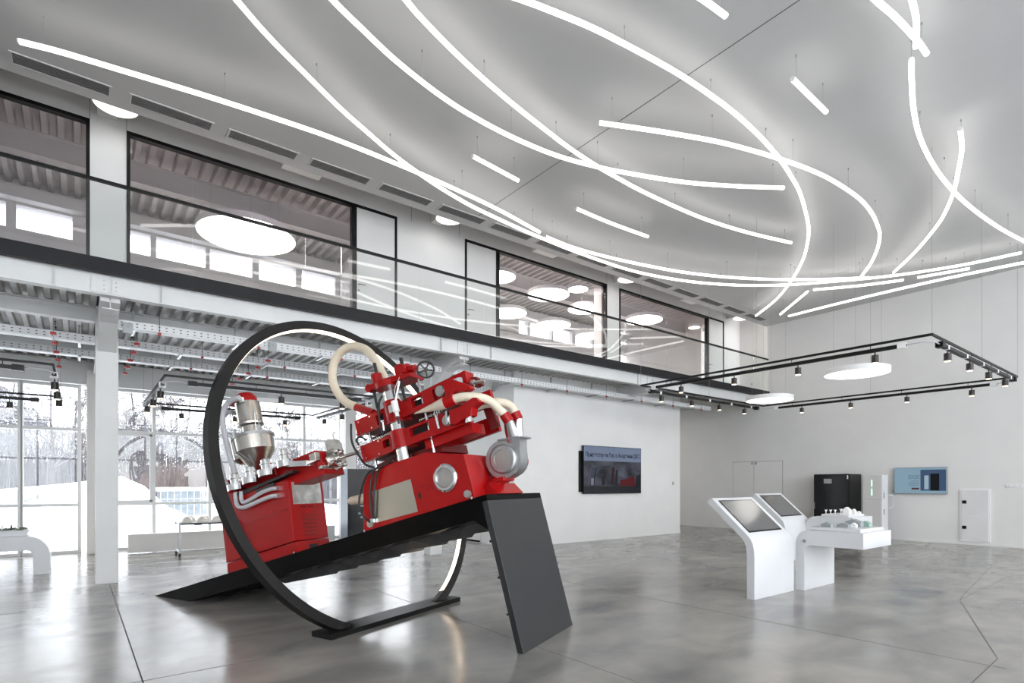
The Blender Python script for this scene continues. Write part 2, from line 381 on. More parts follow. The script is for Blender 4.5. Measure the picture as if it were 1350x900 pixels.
# corrugated decks seen from below
def deck(z0, h, y0, y1, xa, xb, p):
    mb = MB(); x = xa; prof = []
    while x < xb:
        prof += [(x, z0), (x + p * .38, z0), (x + p * .5, z0 + h), (x + p * .88, z0 + h)]; x += p
    A = [mb.bm.verts.new((q[0], y0, q[1])) for q in prof]; B = [mb.bm.verts.new((q[0], y1, q[1])) for q in prof]
    for i in range(len(prof) - 1): mb.face([A[i], A[i + 1], B[i + 1], B[i]])
    return mb
struct('trim_23', deck(4.45, .06, 9.845, YW, XL, XW, .185), 'deck_metal')
struct('trim_24', deck(8.25, .12, 10.9, YW, XL, XW + .6, .24), 'upper_deck_metal')
struct('ceiling_upper', MB().box(XL, XW + .9, 9.0, YW + .3, 8.42, 8.6), 'white_paint')

# steelwork
def ibeam_x(mb, x0, x1, y, z0, z1, fw=.17):
    mb.box(x0, x1, y - fw / 2, y + fw / 2, z0, z0 + .014); mb.box(x0, x1, y - fw / 2, y + fw / 2, z1 - .014, z1); mb.box(x0, x1, y - .006, y + .006, z0 + .014, z1 - .014)
def ibeam_y(mb, x, y0, y1, z0, z1, fw=.2):
    mb.box(x - fw / 2, x + fw / 2, y0, y1, z0, z0 + .014); mb.box(x - fw / 2, x + fw / 2, y0, y1, z1 - .014, z1); mb.box(x - .006, x + .006, y0, y1, z0 + .014, z1 - .014)
b = MB(); ibeam_x(b, XL, XW, 9.83, 4.28, 4.60, .15)
for bx in BX:
    for dx in (-.62, .62): b.box(bx + dx - .004, bx + dx + .004, 9.77, 9.83, 4.3, 4.58)
struct('trim_30', b, 'steel_paint')
k = 31
for bx in BX:
    b = MB()
    b.box(bx - .22, bx - .02, 9.80, 9.822, 4.31, 4.55).box(bx + .02, bx + .22, 9.80, 9.822, 4.31, 4.55)
    for sx in (-.07, .07):
        for zz in (4.37, 4.43, 4.49): b.cyl((bx + sx, 9.785, zz), (bx + sx, 9.80, zz), .016, n=6)
    struct('trim_%d' % k, b, 'steel_paint'); k += 1
for y, z0, z1 in ((11.22, 4.2, 4.44), (13.8, 4.2, 4.44), (16.3, 3.9, 4.44)):
    b = MB(); ibeam_x(b, XL, 8.66, y, z0, z1, .16); struct('trim_%d' % k, b, 'steel_paint'); k += 1
for bx in BX:
    b = MB(); ibeam_y(b, bx, 9.9, min(YW - .1, 16.3) if bx < 8 else 11.1, 4.12, 4.44, .2)
    struct('trim_%d' % k, b, 'steel_paint'); k += 1
# columns with raking heads that carry the gallery edge
for bx in BX[:3]:
    c = MB().box(bx - .15, bx + .15, YP - .03, YP + .27, 0, 4.44)
    c.prism([(YP - .03, 3.72), (YP - .03, 4.3), (9.9, 4.3), (9.9, 4.22), (10.5, 4.06)], 'x', bx - .12, bx + .12)
    o = struct('trim_%d' % k, c, 'steel_paint', bevel=.006); k += 1
for bx in BX[:3]:
    c = MB().box(bx - .22, bx + .10, 15.95, 16.4, 0, 4.2)
    struct('trim_%d' % k, c, 'warm_white_paint', bevel=.006); k += 1
# upper storey beams
b = MB(); ibeam_x(b, XL, XW + .6, 13.5, 7.62, 8.05, .2); b.box(XL, XW + .6, 13.49, 13.51, 7.62, 8.05); struct('trim_%d' % k, b, 'steel_paint'); k += 1
b = MB(); b.box(XL, XW + .6, 16.2, 16.48, 7.85, 8.12); struct('trim_%d' % k, b, 'steel_paint'); k += 1
for bx in BX + [18.4]:
    b = MB(); b.box(bx - .13, bx + .13, 9.6, 11.1, 7.5, 7.8); struct('trim_%d' % k, b, 'white_paint'); k += 1
for bx in BX + [12.5 + 3]:
    b = MB(); b.box(bx + 2.6, bx + 3.3, 10.3, 10.8, 7.45, 7.58).box(bx + 2.95, bx + 3.3, 10.1, 10.4, 7.34, 7.46); struct('trim_%d' % k, b, 'white_paint'); k += 1

# window wall of the ground floor
k2 = 2
def window(x0, x1, xs, sash=None):
    global k2
    w_ = struct_root('window_%d' % k2, ((x0 + x1) / 2, YW, 0)); k2 += 1
    ox = (x0 + x1) / 2
    f = MB()
    for z in (0.03, 1.12, 2.87, 3.88): f.box(x0 - ox, x1 - ox, -.03, .09, z - .035, z + .035)
    for x in [x0, x1] + xs: f.box(x - ox - .035, x - ox + .035, -.04, .10, 0, 3.9)
    if sash: f.box(sash[0] - ox, sash[0] - ox + .05, -.045, .02, 1.15, 2.84).box(sash[1] - ox - .09, sash[1] - ox - .035, -.045, .02, 1.15, 2.84).box(sash[0] - ox, sash[1] - ox - .04, -.045, .02, 2.78, 2.835).box(sash[0] - ox, sash[1] - ox - .04, -.045, .02, 1.155, 1.21)
    f.build('window_frame', 'steel_paint', w_)
    xx = [x0] + xs + [x1]
    for a, b_ in zip(xx, xx[1:]):
        g = MB()
        for za, zb in ((.065, 1.085), (1.155, 2.835), (2.905, 3.845)): g.box(a - ox + .036, b_ - ox - .036, .02, .03, za, zb)
        g.build('pane', 'window_glass', w_)
for bx in (-5.85, .35):
    window(bx - 1.37 + 1.45, bx + 4.85 + 1.0, [bx + 1.12, bx + 2.36, bx + 3.58, bx + 4.8], (bx + .12, bx + 1.12))
window(6.5, 8.62, [7.5])
struct('trim_%d' % k, MB().box(-1.03, -.99, YW - .04, YW + .1, 0, 3.9).box(-2.3, -2.24, YW - .04, YW + .1, 0, 3.9), 'steel_paint'); k += 1

# glazed wall behind the camera (daylight side of the hall)
wb = struct_root('window_9', (0, YB, 0))
f = MB()
for i in range(18): f.box(XL + i * 1.56, XL + i * 1.56 + .08, -.08, .08, 0, ZC)
for z in (0, 1.2, 2.9, 4.6, 6.8): f.box(XL, XW, -.06, .06, z, z + .1)
f.build('window_frame', 'steel_paint', wb)
MB().box(XL, XW, -.01, .0, .1, 6.8).build('pane', 'window_glass', wb)

# ------------------------------------------------------------------ gallery partition, doors, railing
ZT = 7.33
wallp = MB()
wallp.box(XL, XW + .6, YP, YP + .12, ZT + .05, 8.3)
for a, b_ in ((.13, .61), (5.44, 7.19), (12.07, 12.6), (18.13, XW + .6)): wallp.box(a, b_, YP, YP + .12, ZF, ZT + .05)
wallp.box(-6.1, -5.6, YP, YP + .12, ZF, ZT + .05)
struct('wall_upper', wallp, 'white_paint')
sm = MB()
for x in (-5.6, .13, .61, 5.44 + .35, 7.19 - .15, 12.07, 12.6, 18.13): sm.box(x - .003, x + .003, YP - .002, YP, ZT + .06, 8.2)
struct('trim_%d' % k, sm, 'seam'); k += 1
def gallery_window(x0, x1, joints):
    global k2
    w_ = struct_root('window_%d' % k2, (x0, YP, ZF)); k2 += 1
    if k2 == 9: k2 = 10
    L_ = x1 - x0; f = MB()
    f.box(0, L_, -.02, .10, ZT - ZF, ZT - ZF + .055).box(0, L_, -.02, .10, 0, .05).box(0, .05, -.02, .10, 0, ZT - ZF).box(L_ - .05, L_, -.02, .10, 0, ZT - ZF)
    f.build('window_frame', 'black_metal', w_)
    xs = [.05] + [j - x0 for j in joints] + [L_ - .05]
    for a, b_ in zip(xs, xs[1:]):
        MB().box(a + .003, b_ - .003, .03, .04, .05, ZT - ZF).build('pane', 'tinted_glass', w_)
gallery_window(-5.6, .13, [-4.2, -2.8, -1.5])
gallery_window(.61, 4.48, [1.56, 2.53, 3.5])
gallery_window(8.15, 12.07, [9.09, 10.09, 11.09])
gallery_window(12.6, 17.15, [13.7, 14.9, 16.0])
dk = 2
def gallery_door(x0, x1, hx):
    global dk
    d = struct_root('door_%d' % dk, (x0, YP, ZF)); dk += 1; L_ = x1 - x0
    MB().box(0, L_, -.02, .10, ZT - ZF, ZT - ZF + .055).box(0, .05, -.02, .10, 0, ZT - ZF).box(L_ - .05, L_, -.02, .10, 0, ZT - ZF).build('door_frame', 'black_metal', d)
    MB().box(.05, L_ - .05, 0, .05, .01, ZT - ZF).build('door_leaf', 'grey_white_paint', d)
    h = MB().cyl((hx, -.05, 1.02), (hx, 0, 1.02), .012, n=8).cyl((hx, -.05, 1.02), (hx + .13, -.05, 1.02), .010, n=8).cyl((hx, -.012, .90), (hx, 0, .90), .02, n=10)
    h.build('door_handle', 'grey_plastic', d)
gallery_door(4.48, 5.44, .10)
gallery_door(7.19, 8.15, .10)
gallery_door(17.15, 18.13, .10)
# access panel doors in the end wall of the gallery
ed = struct_root('door_%d' % dk, (XW + .6, 10.2, ZF)); dk += 1
MB().box(-.012, 0, -.35, .05, .1, 1.0).box(-.012, 0, .1, .5, .1, 1.0).build('door_leaf', 'warm_white_paint', ed)
MB().box(-.02, -.012, -.32, -.26, .45, .52).box(-.02, -.012, .40, .46, .45, .52).build('latch', 'grey_plastic', ed)

rail = thing('glass_railing', 'frameless clear glass balustrade with thin black handrail along the gallery edge', 'railing', (0, 9.71, ZF))
MB().box(XL, XW - .02, -.02, .02, 1.105, 1.15).build('handrail', 'black_metal', rail)
xx = [XL + 0.83]
while xx[-1] < XW - 1.6: xx.append(xx[-1] + 1.55)
xx = [XL] + xx + [XW - .02]
for a, b_ in zip(xx, xx[1:]):
    MB().box(a + .006, b_ - .006, -.008, .008, .02, 1.11).build('glass_panel', 'clear_glass', rail)

# ------------------------------------------------------------------ air vents in the ceiling
def ordw(i): return ['first', 'second', 'third', 'fourth', 'fifth', 'sixth', 'seventh', 'eighth', 'ninth', 'tenth', 'eleventh', 'twelfth', 'thirteenth', 'fourteenth', 'fifteenth', 'sixteenth', 'seventeenth', 'eighteenth', 'nineteenth', 'twentieth'][i]
vent = None
for i in range(15):
    x0 = -.70 + 1.247 * i
    lab = 'slotted ceiling air vent, %s in the row counted from the near end' % ordw(i)
    if vent is None:
        vent = thing('air_vent', lab, 'air vent', (x0, 9.32, ZC), 0, 'air vents along the ceiling edge')
        MB().box(0, 1.05, 0, .27, -.004, 0).box(0, 1.05, 0, .02, -.014, -.004).box(0, 1.05, .25, .27, -.014, -.004).box(0, .03, .02, .25, -.014, -.004).box(1.02, 1.05, .02, .25, -.014, -.004).build('vent_frame', 'ceiling_paint', vent)
        s_ = MB()
        for j in range(6): s_.box(.03, 1.02, .030 + .036 * j, .047 + .036 * j, -.0125, -.004)
        s_.build('vent_slats', 'vent_dark', vent)
    else:
        v = copy_tree(vent); v.location = (x0, 9.32, ZC); v['label'] = lab

# ------------------------------------------------------------------ luminous tubes hanging under the ceiling
TUBES=[
 (6.62,[(-0.54,8.43),(-0.17,8.34),(0.45,8.25),(1.39,8.12),(2.49,8.02),(3.04,8.0),(3.83,8.02),(4.79,8.08),(6.02,8.22),(7.25,8.46)]),
 (6.72,[(0.97,6.18),(1.31,6.45),(1.70,6.75),(2.20,7.07),(2.83,7.46),(3.29,7.70),(3.82,7.97),(4.39,8.20),(4.98,8.40),(5.64,8.57),(6.22,8.66),(7.04,8.76),(7.67,8.81),(8.48,8.86),(9.55,8.87),(10.66,8.80),(12.03,8.46),(13.26,7.88),(14.28,7.10),(15.07,6.16),(15.82,5.07),(16.30,3.90),(16.48,2.86)]),
 (6.62,[(7.47,8.53),(7.89,8.56),(8.40,8.56),(9.11,8.48),(10.06,8.30),(11.31,7.97),(12.53,7.45),(13.66,6.75),(14.63,5.95),(15.16,5.42)]),
 (6.60,[(1.75,5.51),(2.08,5.70),(2.51,5.88),(2.89,6.03),(3.29,6.15),(3.70,6.25),(4.15,6.32),(4.81,6.36),(5.50,6.33),(5.96,6.26),(6.39,6.15),(6.86,6.00),(7.88,5.58),(8.67,5.13),(9.40,4.64)]),
 (6.75,[(2.42,5.25),(2.73,5.38),(2.93,5.47),(3.32,5.61),(3.76,5.75),(4.24,5.88),(4.76,6.00),(5.31,6.11),(5.90,6.22),(6.55,6.30),(7.21,6.34),(7.88,6.36),(8.94,6.33),(9.69,6.27),(10.41,6.16),(11.11,6.01),(12.01,5.77)]),
 (6.78,[(3.35,4.78),(3.76,4.65),(4.20,4.54),(4.62,4.45),(5.11,4.38),(5.61,4.32),(6.06,4.28),(6.59,4.26),(7.20,4.26),(7.97,4.31),(8.75,4.41),(9.42,4.54),(10.22,4.74),(11.48,5.18),(12.24,5.53),(13.21,6.08),(14.34,6.89),(15.47,7.86),(16.45,8.98)]),
 (6.62,[(5.71,5.39),(6.31,5.10),(6.86,4.85),(7.47,4.60),(8.14,4.39),(8.64,4.26),(9.19,4.14),(9.87,4.05),(10.84,4.02),(11.64,4.10),(12.37,4.25),(12.79,4.37),(13.41,4.62),(14.21,5.03),(14.98,5.52)]),
 (6.65,[(4.79,7.17),(5.77,7.28)]),
 (6.65,[(7.20,7.37),(8.13,7.37),(9.17,7.31)]),
 (6.65,[(4.84,3.42),(5.15,3.38),(5.51,3.35)]),
 (6.65,[(7.03,3.36),(8.01,3.38)]),
 (6.72,[(6.11,2.35),(6.66,2.31),(7.12,2.26),(7.67,2.23),(7.97,2.23)]),
 (6.58,[(6.42,1.96),(6.77,2.02),(7.10,2.08),(7.53,2.21)]),
 (6.62,[(7.79,2.33),(8.24,2.46),(8.89,2.63),(9.67,2.78),(10.71,2.89),(11.83,2.93),(12.94,2.90),(14.23,2.80),(15.44,2.64),(16.54,2.46)]),
 (6.75,[(10.10,2.42),(10.73,2.55),(11.38,2.75),(12.15,3.00),(12.91,3.31),(13.55,3.63),(14.65,4.31),(15.66,5.05)]),
 (6.60,[(14.92,6.61),(15.53,5.77),(15.96,4.94)]),
 (6.60,[(16.04,4.67),(16.32,3.74)]),
 (6.60,[(16.31,8.15),(14.94,6.75)]),
 (6.50,[(16.35,7.93),(16.28,6.65),(16.27,5.44),(16.31,4.39),(16.42,3.47),(16.52,2.83),(16.67,2.24)]),
]
TL = ['nearly straight white light tube with two free ends, beside the air vents',
 'longest white light tube, sweeping under the air vents and on past the track frame',
 'curved white light tube starting beside the air vents, running with the longest tube',
 'white light tube curving from the photo top edge to a level tip in mid ceiling',
 'white light tube bending from the photo top edge to a tip beyond the seam',
 'largest hook shaped white light tube, its tip pointing to the far gallery corner',
 'smaller hook shaped white light tube curling round inside the largest hook',
 'short straight white light tube on the window side of the ceiling seam',
 'short gently bent white light tube past the ceiling seam, level with the video wall',
 'short white light tube cut by the photo top edge beside the ceiling seam',
 'short straight white light tube floating alone away from all the curves',
 'slanting white light tube with a free tip that passes over a shorter steep one',
 'steep white light tube cut by the photo top edge, its tip touching the slanting one',
 'white light tube curving like a letter J, ending over the black track frame',
 'white light tube whose curve crosses the J shaped one and ends by the track frame',
 'thin far light tube under the longest one, on the gallery side of the short gap',
 'thin far light tube under the longest one, on the hall side of the short gap',
 'short slanting far light tube between the largest hook tip and the lowest tube',
 'lowest far light tube, running close along the plain end wall']
random.seed(4)
for (z, pts), lab in zip(TUBES, TL):
    path = smooth_path([(x, y, z) for x, y in pts], 5)
    t = thing('tube_light', lab, 'light', (pts[0][0], pts[0][1], z), 0, 'luminous tubes under the ceiling')
    o0 = Vector((pts[0][0], pts[0][1], z))
    P = [p - o0 for p in path]
    MB().tube(P, .030, n=12).build('glowing_tube', 'tube_glow', t)
    for a, b_ in ((P[0], P[1]), (P[-1], P[-2])):
        d = (a - b_).normalized(); MB().cyl(a - d * .002, a + d * .012, .031, n=12).build('end_cap', 'lamp_white', t)
    L_ = sum((a - b_).length for a, b_ in zip(P, P[1:])); nw = max(2, int(L_ / 1.6) + 1); acc = 0; targ = [L_ * (i + .12) / (nw - .76) for i in range(nw)]
    ti = 0
    for a, b_ in zip(P, P[1:]):
        seg = (b_ - a).length
        while ti < nw and acc + seg >= min(targ[ti], L_ - .001):
            q = a.lerp(b_, (targ[ti] - acc) / max(seg, 1e-6)) if targ[ti] < L_ else b_
            MB().cyl((q.x, q.y, .04), (q.x, q.y, ZC - z - .001), .0022, n=5).cyl((q.x, q.y, ZC - z - .03), (q.x, q.y, ZC - z - .001), .009, n=8).build('suspension_wire', 'grey_plastic', t); ti += 1
        acc += seg

# ------------------------------------------------------------------ disc lamps
def disc(x, y, z, r, h, lab, glow='disc_glow', wires=True, top=ZC - .002, group=None):
    t = thing('disc_light', lab, 'light', (x, y, z), 0, group)
    MB().lathe((0, 0, 0), [(0.0, h), (r, h), (r, 0), (r - .012, 0), (r - .012, .01)], n=48).build('lamp_body', 'lamp_white', t)
    MB().lathe((0, 0, 0), [(0, .008), (r - .012, .008)], n=48).build('diffuser', glow, t)
    if wires:
        for k_ in range(3): MB().cyl((r * .8 * math.cos(k_ * 2.09 + .4), r * .8 * math.sin(k_ * 2.09 + .4), h), (r * .8 * math.cos(k_ * 2.09 + .4), r * .8 * math.sin(k_ * 2.09 + .4), top - z), .0022, n=5).build('suspension_wire', 'grey_plastic', t)
    return t
disc(12.75, 4.78, 3.88, .60, .11, 'large round white pendant disc light in the middle of the large black track frame')
disc(14.9, 7.75, 3.88, .60, .11, 'round white pendant disc light near the gallery corner of the large black track frame')
disc(3.35, 13.6, 3.42, .42, .10, 'round white pendant disc light under the gallery, half hidden behind the steel hopper', top=4.4)
disc(2.78, 12.65, 6.78, .95, .12, 'huge round disc light alone inside the gallery room above the black ring', 'room_disc_glow', top=8.25)
RD = [(8.95, 12.2, 7.2, .5, 'upper round disc light in the middle gallery room, partly cut by the door frame'),
      (10.56, 11.94, 6.98, .60, 'upper middle round disc light in the middle gallery room, largest of them'),
      (10.68, 14.0, 6.98, .60, 'lower round disc light in the middle gallery room, partly cut by the door frame'),
      (12.71, 14.12, 6.98, .60, 'round disc light just over the clerestory panes of the middle gallery room'),
      (11.55, 11.75, 7.3, .30, 'small round disc light high up beside the wall pier of the middle gallery room'),
      (12.3, 12.25, 6.98, .5, 'medium round disc light in the middle gallery room, behind the wall pier'),
      (14.66, 14.33, 6.98, .5, 'round disc light lowest of all beside the wall pier of the middle gallery room'),
      (14.67, 11.85, 6.98, .60, 'large round disc light in the gallery room next to the end door'),
      (17.1, 11.6, 7.1, .2, 'very small round disc light beside the black frame of the end gallery door')]
for x, y, z, r, lab in RD: disc(x, y, z, r, .10, lab, 'room_disc_glow', top=8.25)
disc(16.4, 14.6, 4.3, .45, .08, 'added round warm lamp under the gallery behind the white wall, unseen from the hall', 'room_disc_glow', top=4.43)  # extra lamp, added to give the corridor a warm tint
for i, x in enumerate((.44, 6.4, 12.3, 18.3)):
    disc(x, 10.5, 7.40, .30, .08, 'half hidden round white lamp over the gallery walkway, %s from the near end' % ordw(i), wires=False, group='walkway lamps')
struct('wall_inner', MB().box(6.2, 6.32, YP + .12, YW, ZF, 8.2).box(11.98, 12.66, YP + .12, YP + .42, ZF, 8.2), 'white_paint')

# ------------------------------------------------------------------ track light frames
def spot_mesh(root, x, y, z):
    s_ = MB().cyl((x, y, z), (x, y, z + .13), .055, n=20).cyl((x, y, z + .13), (x, y, z + .18), .012, n=8)
    so = s_.build('spotlight', 'warm_black', root)
    MB().cyl((x, y, z - .006), (x, y, z + .002), .045, n=16).build('lens', 'spot_glow', so)
def track_frame(lab, x0, x1, y0, y1, z, spots, top, gap=.35, clips=True):
    t = thing('track_light_frame', lab, 'light', (x0, y0, z))
    W_, D_ = x1 - x0, y1 - y0
    r_ = .014
    MB().box(0, W_, -r_, r_, -.02, .02).box(0, W_, D_ - r_, D_ + r_, -.02, .02).box(-r_, r_, 0, D_, -.02, .02).box(W_ - r_, W_ + r_, 0, D_, -.02, .02).build('hanging_frame', 'black_metal', t)
    for seg in ((gap, W_ - gap, -.035, .035), (gap, W_ - gap, D_ - .035, D_ + .035), (-.035, .035, gap, D_ - gap), (W_ - .035, W_ + .035, gap, D_ - gap)):
        MB().box(*seg, -.135, -.075).build('track', 'black_metal', t, bevel=.004)
    for (cx, cy, sx, sy) in ((0, 0, 1, 1), (W_, 0, -1, 1), (0, D_, 1, -1), (W_, D_, -1, -1)):
        MB().box(min(cx + sx * gap, cx + sx * (gap + .14)), max(cx + sx * gap, cx + sx * (gap + .14)), cy - .055, cy + .055, -.15, -.06).build('connector_box', 'black_metal', t)
        MB().box(cx - .05, cx + .05, min(cy + sy * gap, cy + sy * (gap + .12)), max(cy + sy * gap, cy + sy * (gap + .12)), -.15, -.06).build('end_connector', 'lamp_white', t)
        pts = [(cx + sx * gap, cy, -.10), (cx + sx * gap * .5, cy + sy * .02, -.085), (cx + sx * .03, cy + sy * .12, -.09), (cx, cy + sy * gap, -.10)]
        MB().tube(smooth_path(pts, 4), .012, n=6).build('corner_cable', 'grey_hose', t)
    for (cx, cy) in ((0, 0), (W_, 0), (0, D_), (W_, D_), (W_ / 2, 0), (W_ / 2, D_), (0, D_ / 2), (W_, D_ / 2)): MB().cyl((cx, cy, 0), (cx, cy, top - z), .0028, n=5).build('suspension_wire', 'grey_plastic', t)
    if clips:
        n_ = 5
        for i in range(n_):
            f_ = (i + .7) / (n_ + .4)
            for yy in (0, D_): MB().box(W_ * f_ - .05, W_ * f_ + .02, yy - .04, yy + .04, -.137, -.07).build('bracket', 'lamp_white', t)
    for (cx, cy) in [(W_ * f_, yy) for f_ in (.15, .38, .62, .85) for yy in (0, D_)] + [(xx_, D_ * f_) for f_ in (.15, .38, .62, .85) for xx_ in (0, W_)]: MB().cyl((cx, cy, -.08), (cx, cy, 0), .006, n=5).build('hanger', 'black_metal', t)
    for (sx, sy) in spots: spot_mesh(t, sx - x0, sy - y0, -.32)
    return t
S4 = [3.76, 5.06, 6.37, 7.67]; SX = [11.6, 12.9, 14.2, 15.5]
track_frame('large square black track light frame with spotlights around two white pendant discs', 10.8, 16.6, 2.95, 8.82, 4.0,
            [(10.8, y) for y in S4] + [(16.6, y) for y in S4] + [(x, 2.95) for x in SX] + [(x, 8.82) for x in SX], ZC)
S3 = [12.1, 13.4, 14.65]; SX3 = [1.95, 3.13, 4.35]
track_frame('square black track light frame under the gallery, behind the big black ring', 1.18, 5.1, 11.42, 15.55, 3.5,
            [(1.18, y) for y in S3] + [(5.1, y) for y in S3] + [(x, 11.42) for x in SX3[1:]] + [(x, 15.55) for x in SX3], 4.44, clips=False)
track_frame('black track light frame under the gallery over the arched bench', -4.3, -.33, 11.48, 15.6, 3.5,
            [(-.33, y) for y in S3] + [(-4.3, y) for y in S3] + [(x, 15.6) for x in (-1.15, -2.4, -3.6)] + [(x, 11.48) for x in (-2.4, -3.6)], 4.44, clips=False)

# ------------------------------------------------------------------ cable trays
def tray(lab, x0, x1, y, z, w_=.22):
    t = thing('cable_tray', lab, 'cable tray', (x0, y, z))
    L_ = x1 - x0
    b = MB().box(0, L_, -w_ / 2, -w_ / 2 + .003, 0, .12).box(0, L_, w_ / 2 - .003, w_ / 2, 0, .12).box(0, L_, -w_ / 2, w_ / 2, 0, .003)
    b.box(0, L_, -w_ / 2 - .004, -w_ / 2 + .01, .115, .122)
    b.build('tray_body', 'white_plastic', t)
    h = MB(); n_ = int(L_ / .1)
    for i in range(n_):
        for zz in (.028, .075): h.box(i * .1 + .03, i * .1 + .055, -w_ / 2 - .0015, -w_ / 2 + .0005, zz, zz + .014)
    h.build('slot_pattern', 'seam', t)
    n_ = int(L_ / 1.5)
    for i in range(n_ + 1):
        xx_ = .4 + i * 1.5
        if xx_ > L_: break
        MB().box(xx_ - .02, xx_ + .02, -w_ / 2 - .02, w_ / 2 + .22, -.03, 0).box(xx_ - .015, xx_ + .015, w_ / 2 + .02, w_ / 2 + .05, 0, .33).build('support_arm', 'aluminium', t)
    for i in range(n_ + 1):
        xx_ = .72 + i * 1.5
        if xx_ > L_: break
        MB().box(xx_, xx_ + .04, -w_ / 2 - .05, -w_ / 2 - .01, -.05, -.01).build('clip', 'red_clip', t); MB().cyl((xx_ + .02, -w_ / 2 - .03, -.12), (xx_ + .02, -w_ / 2 - .03, .3), .004, n=5).build('drop_rod', 'rubber_black', t)
tray('long white perforated cable tray passing in front of the columns and the video wall', .28, 16.6, 10.72, 4.05, .18)
tray('white perforated cable tray under the gallery, between two other trays', XL + .1, 8.6, 12.1, 4.03)
tray('white perforated cable tray under the gallery, last one before the big windows', XL + .1, 8.6, 13.45, 4.03)
# chains of red clamps on the cross line
for (x, lab) in ((-.33, 'black hanging chain with red clamps under the track frame over the arched bench'), (.78, 'black hanging chain with red clamps close beside the big white column'), (2.9, 'black hanging chain with red clamps seen through the black ring')):
    t = thing('hanging_chain', lab, 'chain', (x, 11.5, 4.4))
    m = MB()
    for i in range(9): m.box(-.012, .012, i * .42 - .1, i * .42 + .1, -.05 - .012 * (i % 2), -.03)
    for i in range(5): MB().box(-.04, .04, i * .8 - .03, i * .8 + .03, -.42, -.38).build('clamp', 'red_clip', t); m.cyl((0, i * .8, -.42), (0, i * .8, .0), .005, n=5)
    m.build('chain_links', 'rubber_black', t)
t = thing('dome_camera', 'small white dome security camera under the gallery deck near the big column', 'camera', (1.0, 12.05, 4.40))
MB().cyl((0, 0, -.03), (0, 0, .04), .09, n=20).build('mount', 'lamp_white', t); MB().sphere((0, 0, -.03), .07, half=False, sc=(1, 1, .9)).build('dome', 'lamp_white', t); MB().cyl((-.03, -.05, -.075), (-.035, -.07, -.085), .02, n=12).build('camera_lens', 'screen_black', t)
for (x, y, z, lab) in ((.60, 10.6, 3.96, 'small grey junction box at the start of the long cable tray, on the column'), (2.75, 10.6, 3.99, 'small grey junction box on the long cable tray, seen inside the black ring')):
    t = thing('junction_box', lab, 'junction box', (x, y, z)); MB().box(-.065, .065, -.03, .02, 0, .16).build('box_body', 'box_grey', t, bevel=.006); MB().cyl((0, -.035, .1), (0, -.03, .1), .012, n=8).build('lock', 'grey_plastic', t)

# ------------------------------------------------------------------ inclined machine platform
AZ = R(24.5); TH = R(15.26); HL = 1.556
Wv = Vector((math.cos(AZ), math.sin(AZ), 0)); Lh = Vector((-math.sin(AZ), math.cos(AZ), 0)); Uv = Vector((0, 0, 1))
Lt = Lh * math.cos(TH) - Uv * math.sin(TH); Nv = Lh * math.sin(TH) + Uv * math.cos(TH)
Cv = Vector((3.301, 4.082, 0)) + Nv * HL
def mframe(a, s, n):
    """matrix whose axes are: a across, s down the slope, n square to the slope"""
    m = Matrix((Wv, Lt, Nv)).transposed().to_4x4(); m.translation = Cv + Wv * a + Lt * s + Nv * n; return m
def mthing(name, lab, cat):
    t = thing(name, lab, cat); t.matrix_world = mframe(0, 0, 0); return t
SL = HL * math.cos(TH) / math.sin(TH)      # length of the slope
Wd = 1.25
pf = mthing('machine_platform', 'black inclined display platform with one broad leg carrying the red machines', 'platform')
kf = math.tan(TH)
th_ = .215
b = MB().prism([(0, 0), (SL, 0), (SL - th_ / kf, -th_), (.06, -th_), (.06, -.06), (0, -.06)], 'x', 0, Wd)
b.build('sloping_deck', 'platform_black_shaded', pf, bevel=.003)
zb = lambda s: -HL - s * kf * -1
leg = MB().prism([(0, -.001), (.065, -.062), (.065, -HL + .065 * 0), (0, -HL)], 'x', 0, Wd)
# leg foot is cut level with the floor
lm = bmesh.new(); bmesh.ops  # noqa
leg = MB()
leg.prism([(0, -.061), (.065, -.061), (.065, -(HL - 0.0) + .065 * -math.tan(TH) * -1), (0, -HL)], 'x', 0, Wd)
leg.build('leg_panel', 'platform_black_lit', pf, bevel=.003)
bk = MB().prism([(.065, -.2), (.22, -.2), (.065, -.34)], 'x', .0, Wd); bk.build('corner_gusset', 'platform_black_shaded', pf)
for i in range(3):
    MB().cyl((.03, .065, -.45 - i * .36), (.03, .095, -.45 - i * .36), .012, n=8).build('bolt', 'black_metal', pf)
for i in range(8):
    s0 = .634 + .39 * i
    MB().prism([(s0 - .14, -th_), (s0 + .22, -th_), (s0, -.30)], 'x', .3, Wd - .05).build('pleat', 'pleat_grey', pf)

# ------------------------------------------------------------------ tilted ring
ra = R(21.67); rl = R(17.07)
rD = Vector((math.cos(ra), math.sin(ra), 0)); rLh = Vector((-math.sin(ra), math.cos(ra), 0)); rN = rLh * math.sin(rl) + Uv * math.cos(rl); rA = rN.cross(rD)   # rA points to the window side
RC = Vector((2.85, 6.644, 1.748)); RI, RO, DEP = 1.902, 2.007, .095
rg = thing('ring_portal', 'tall leaning black ring with a warm light strip on its inside, standing around the machines', 'ring')
mm = Matrix((rD, rA, rN)).transposed().to_4x4(); 
if rA.dot(Lh) < 0: rA = -rA; mm = Matrix((rD, rA, rN)).transposed().to_4x4()
rg.matrix_world = Matrix.Translation(RC)
rg.rotation_euler = (0, 0, 0)
def RP(th, r, d): return rD * (r * math.sin(th)) - rN * (r * math.cos(th)) + rA * d
zf = -(RC.z - .055)
half = math.acos(-zf / (RO * rN.z))      # where the ring meets its base plate
N_ = 160; thi = math.acos(min(1, -zf / (RI * rN.z))); th0 = thi; th1 = 2 * PI - thi
m = MB(); rings = []
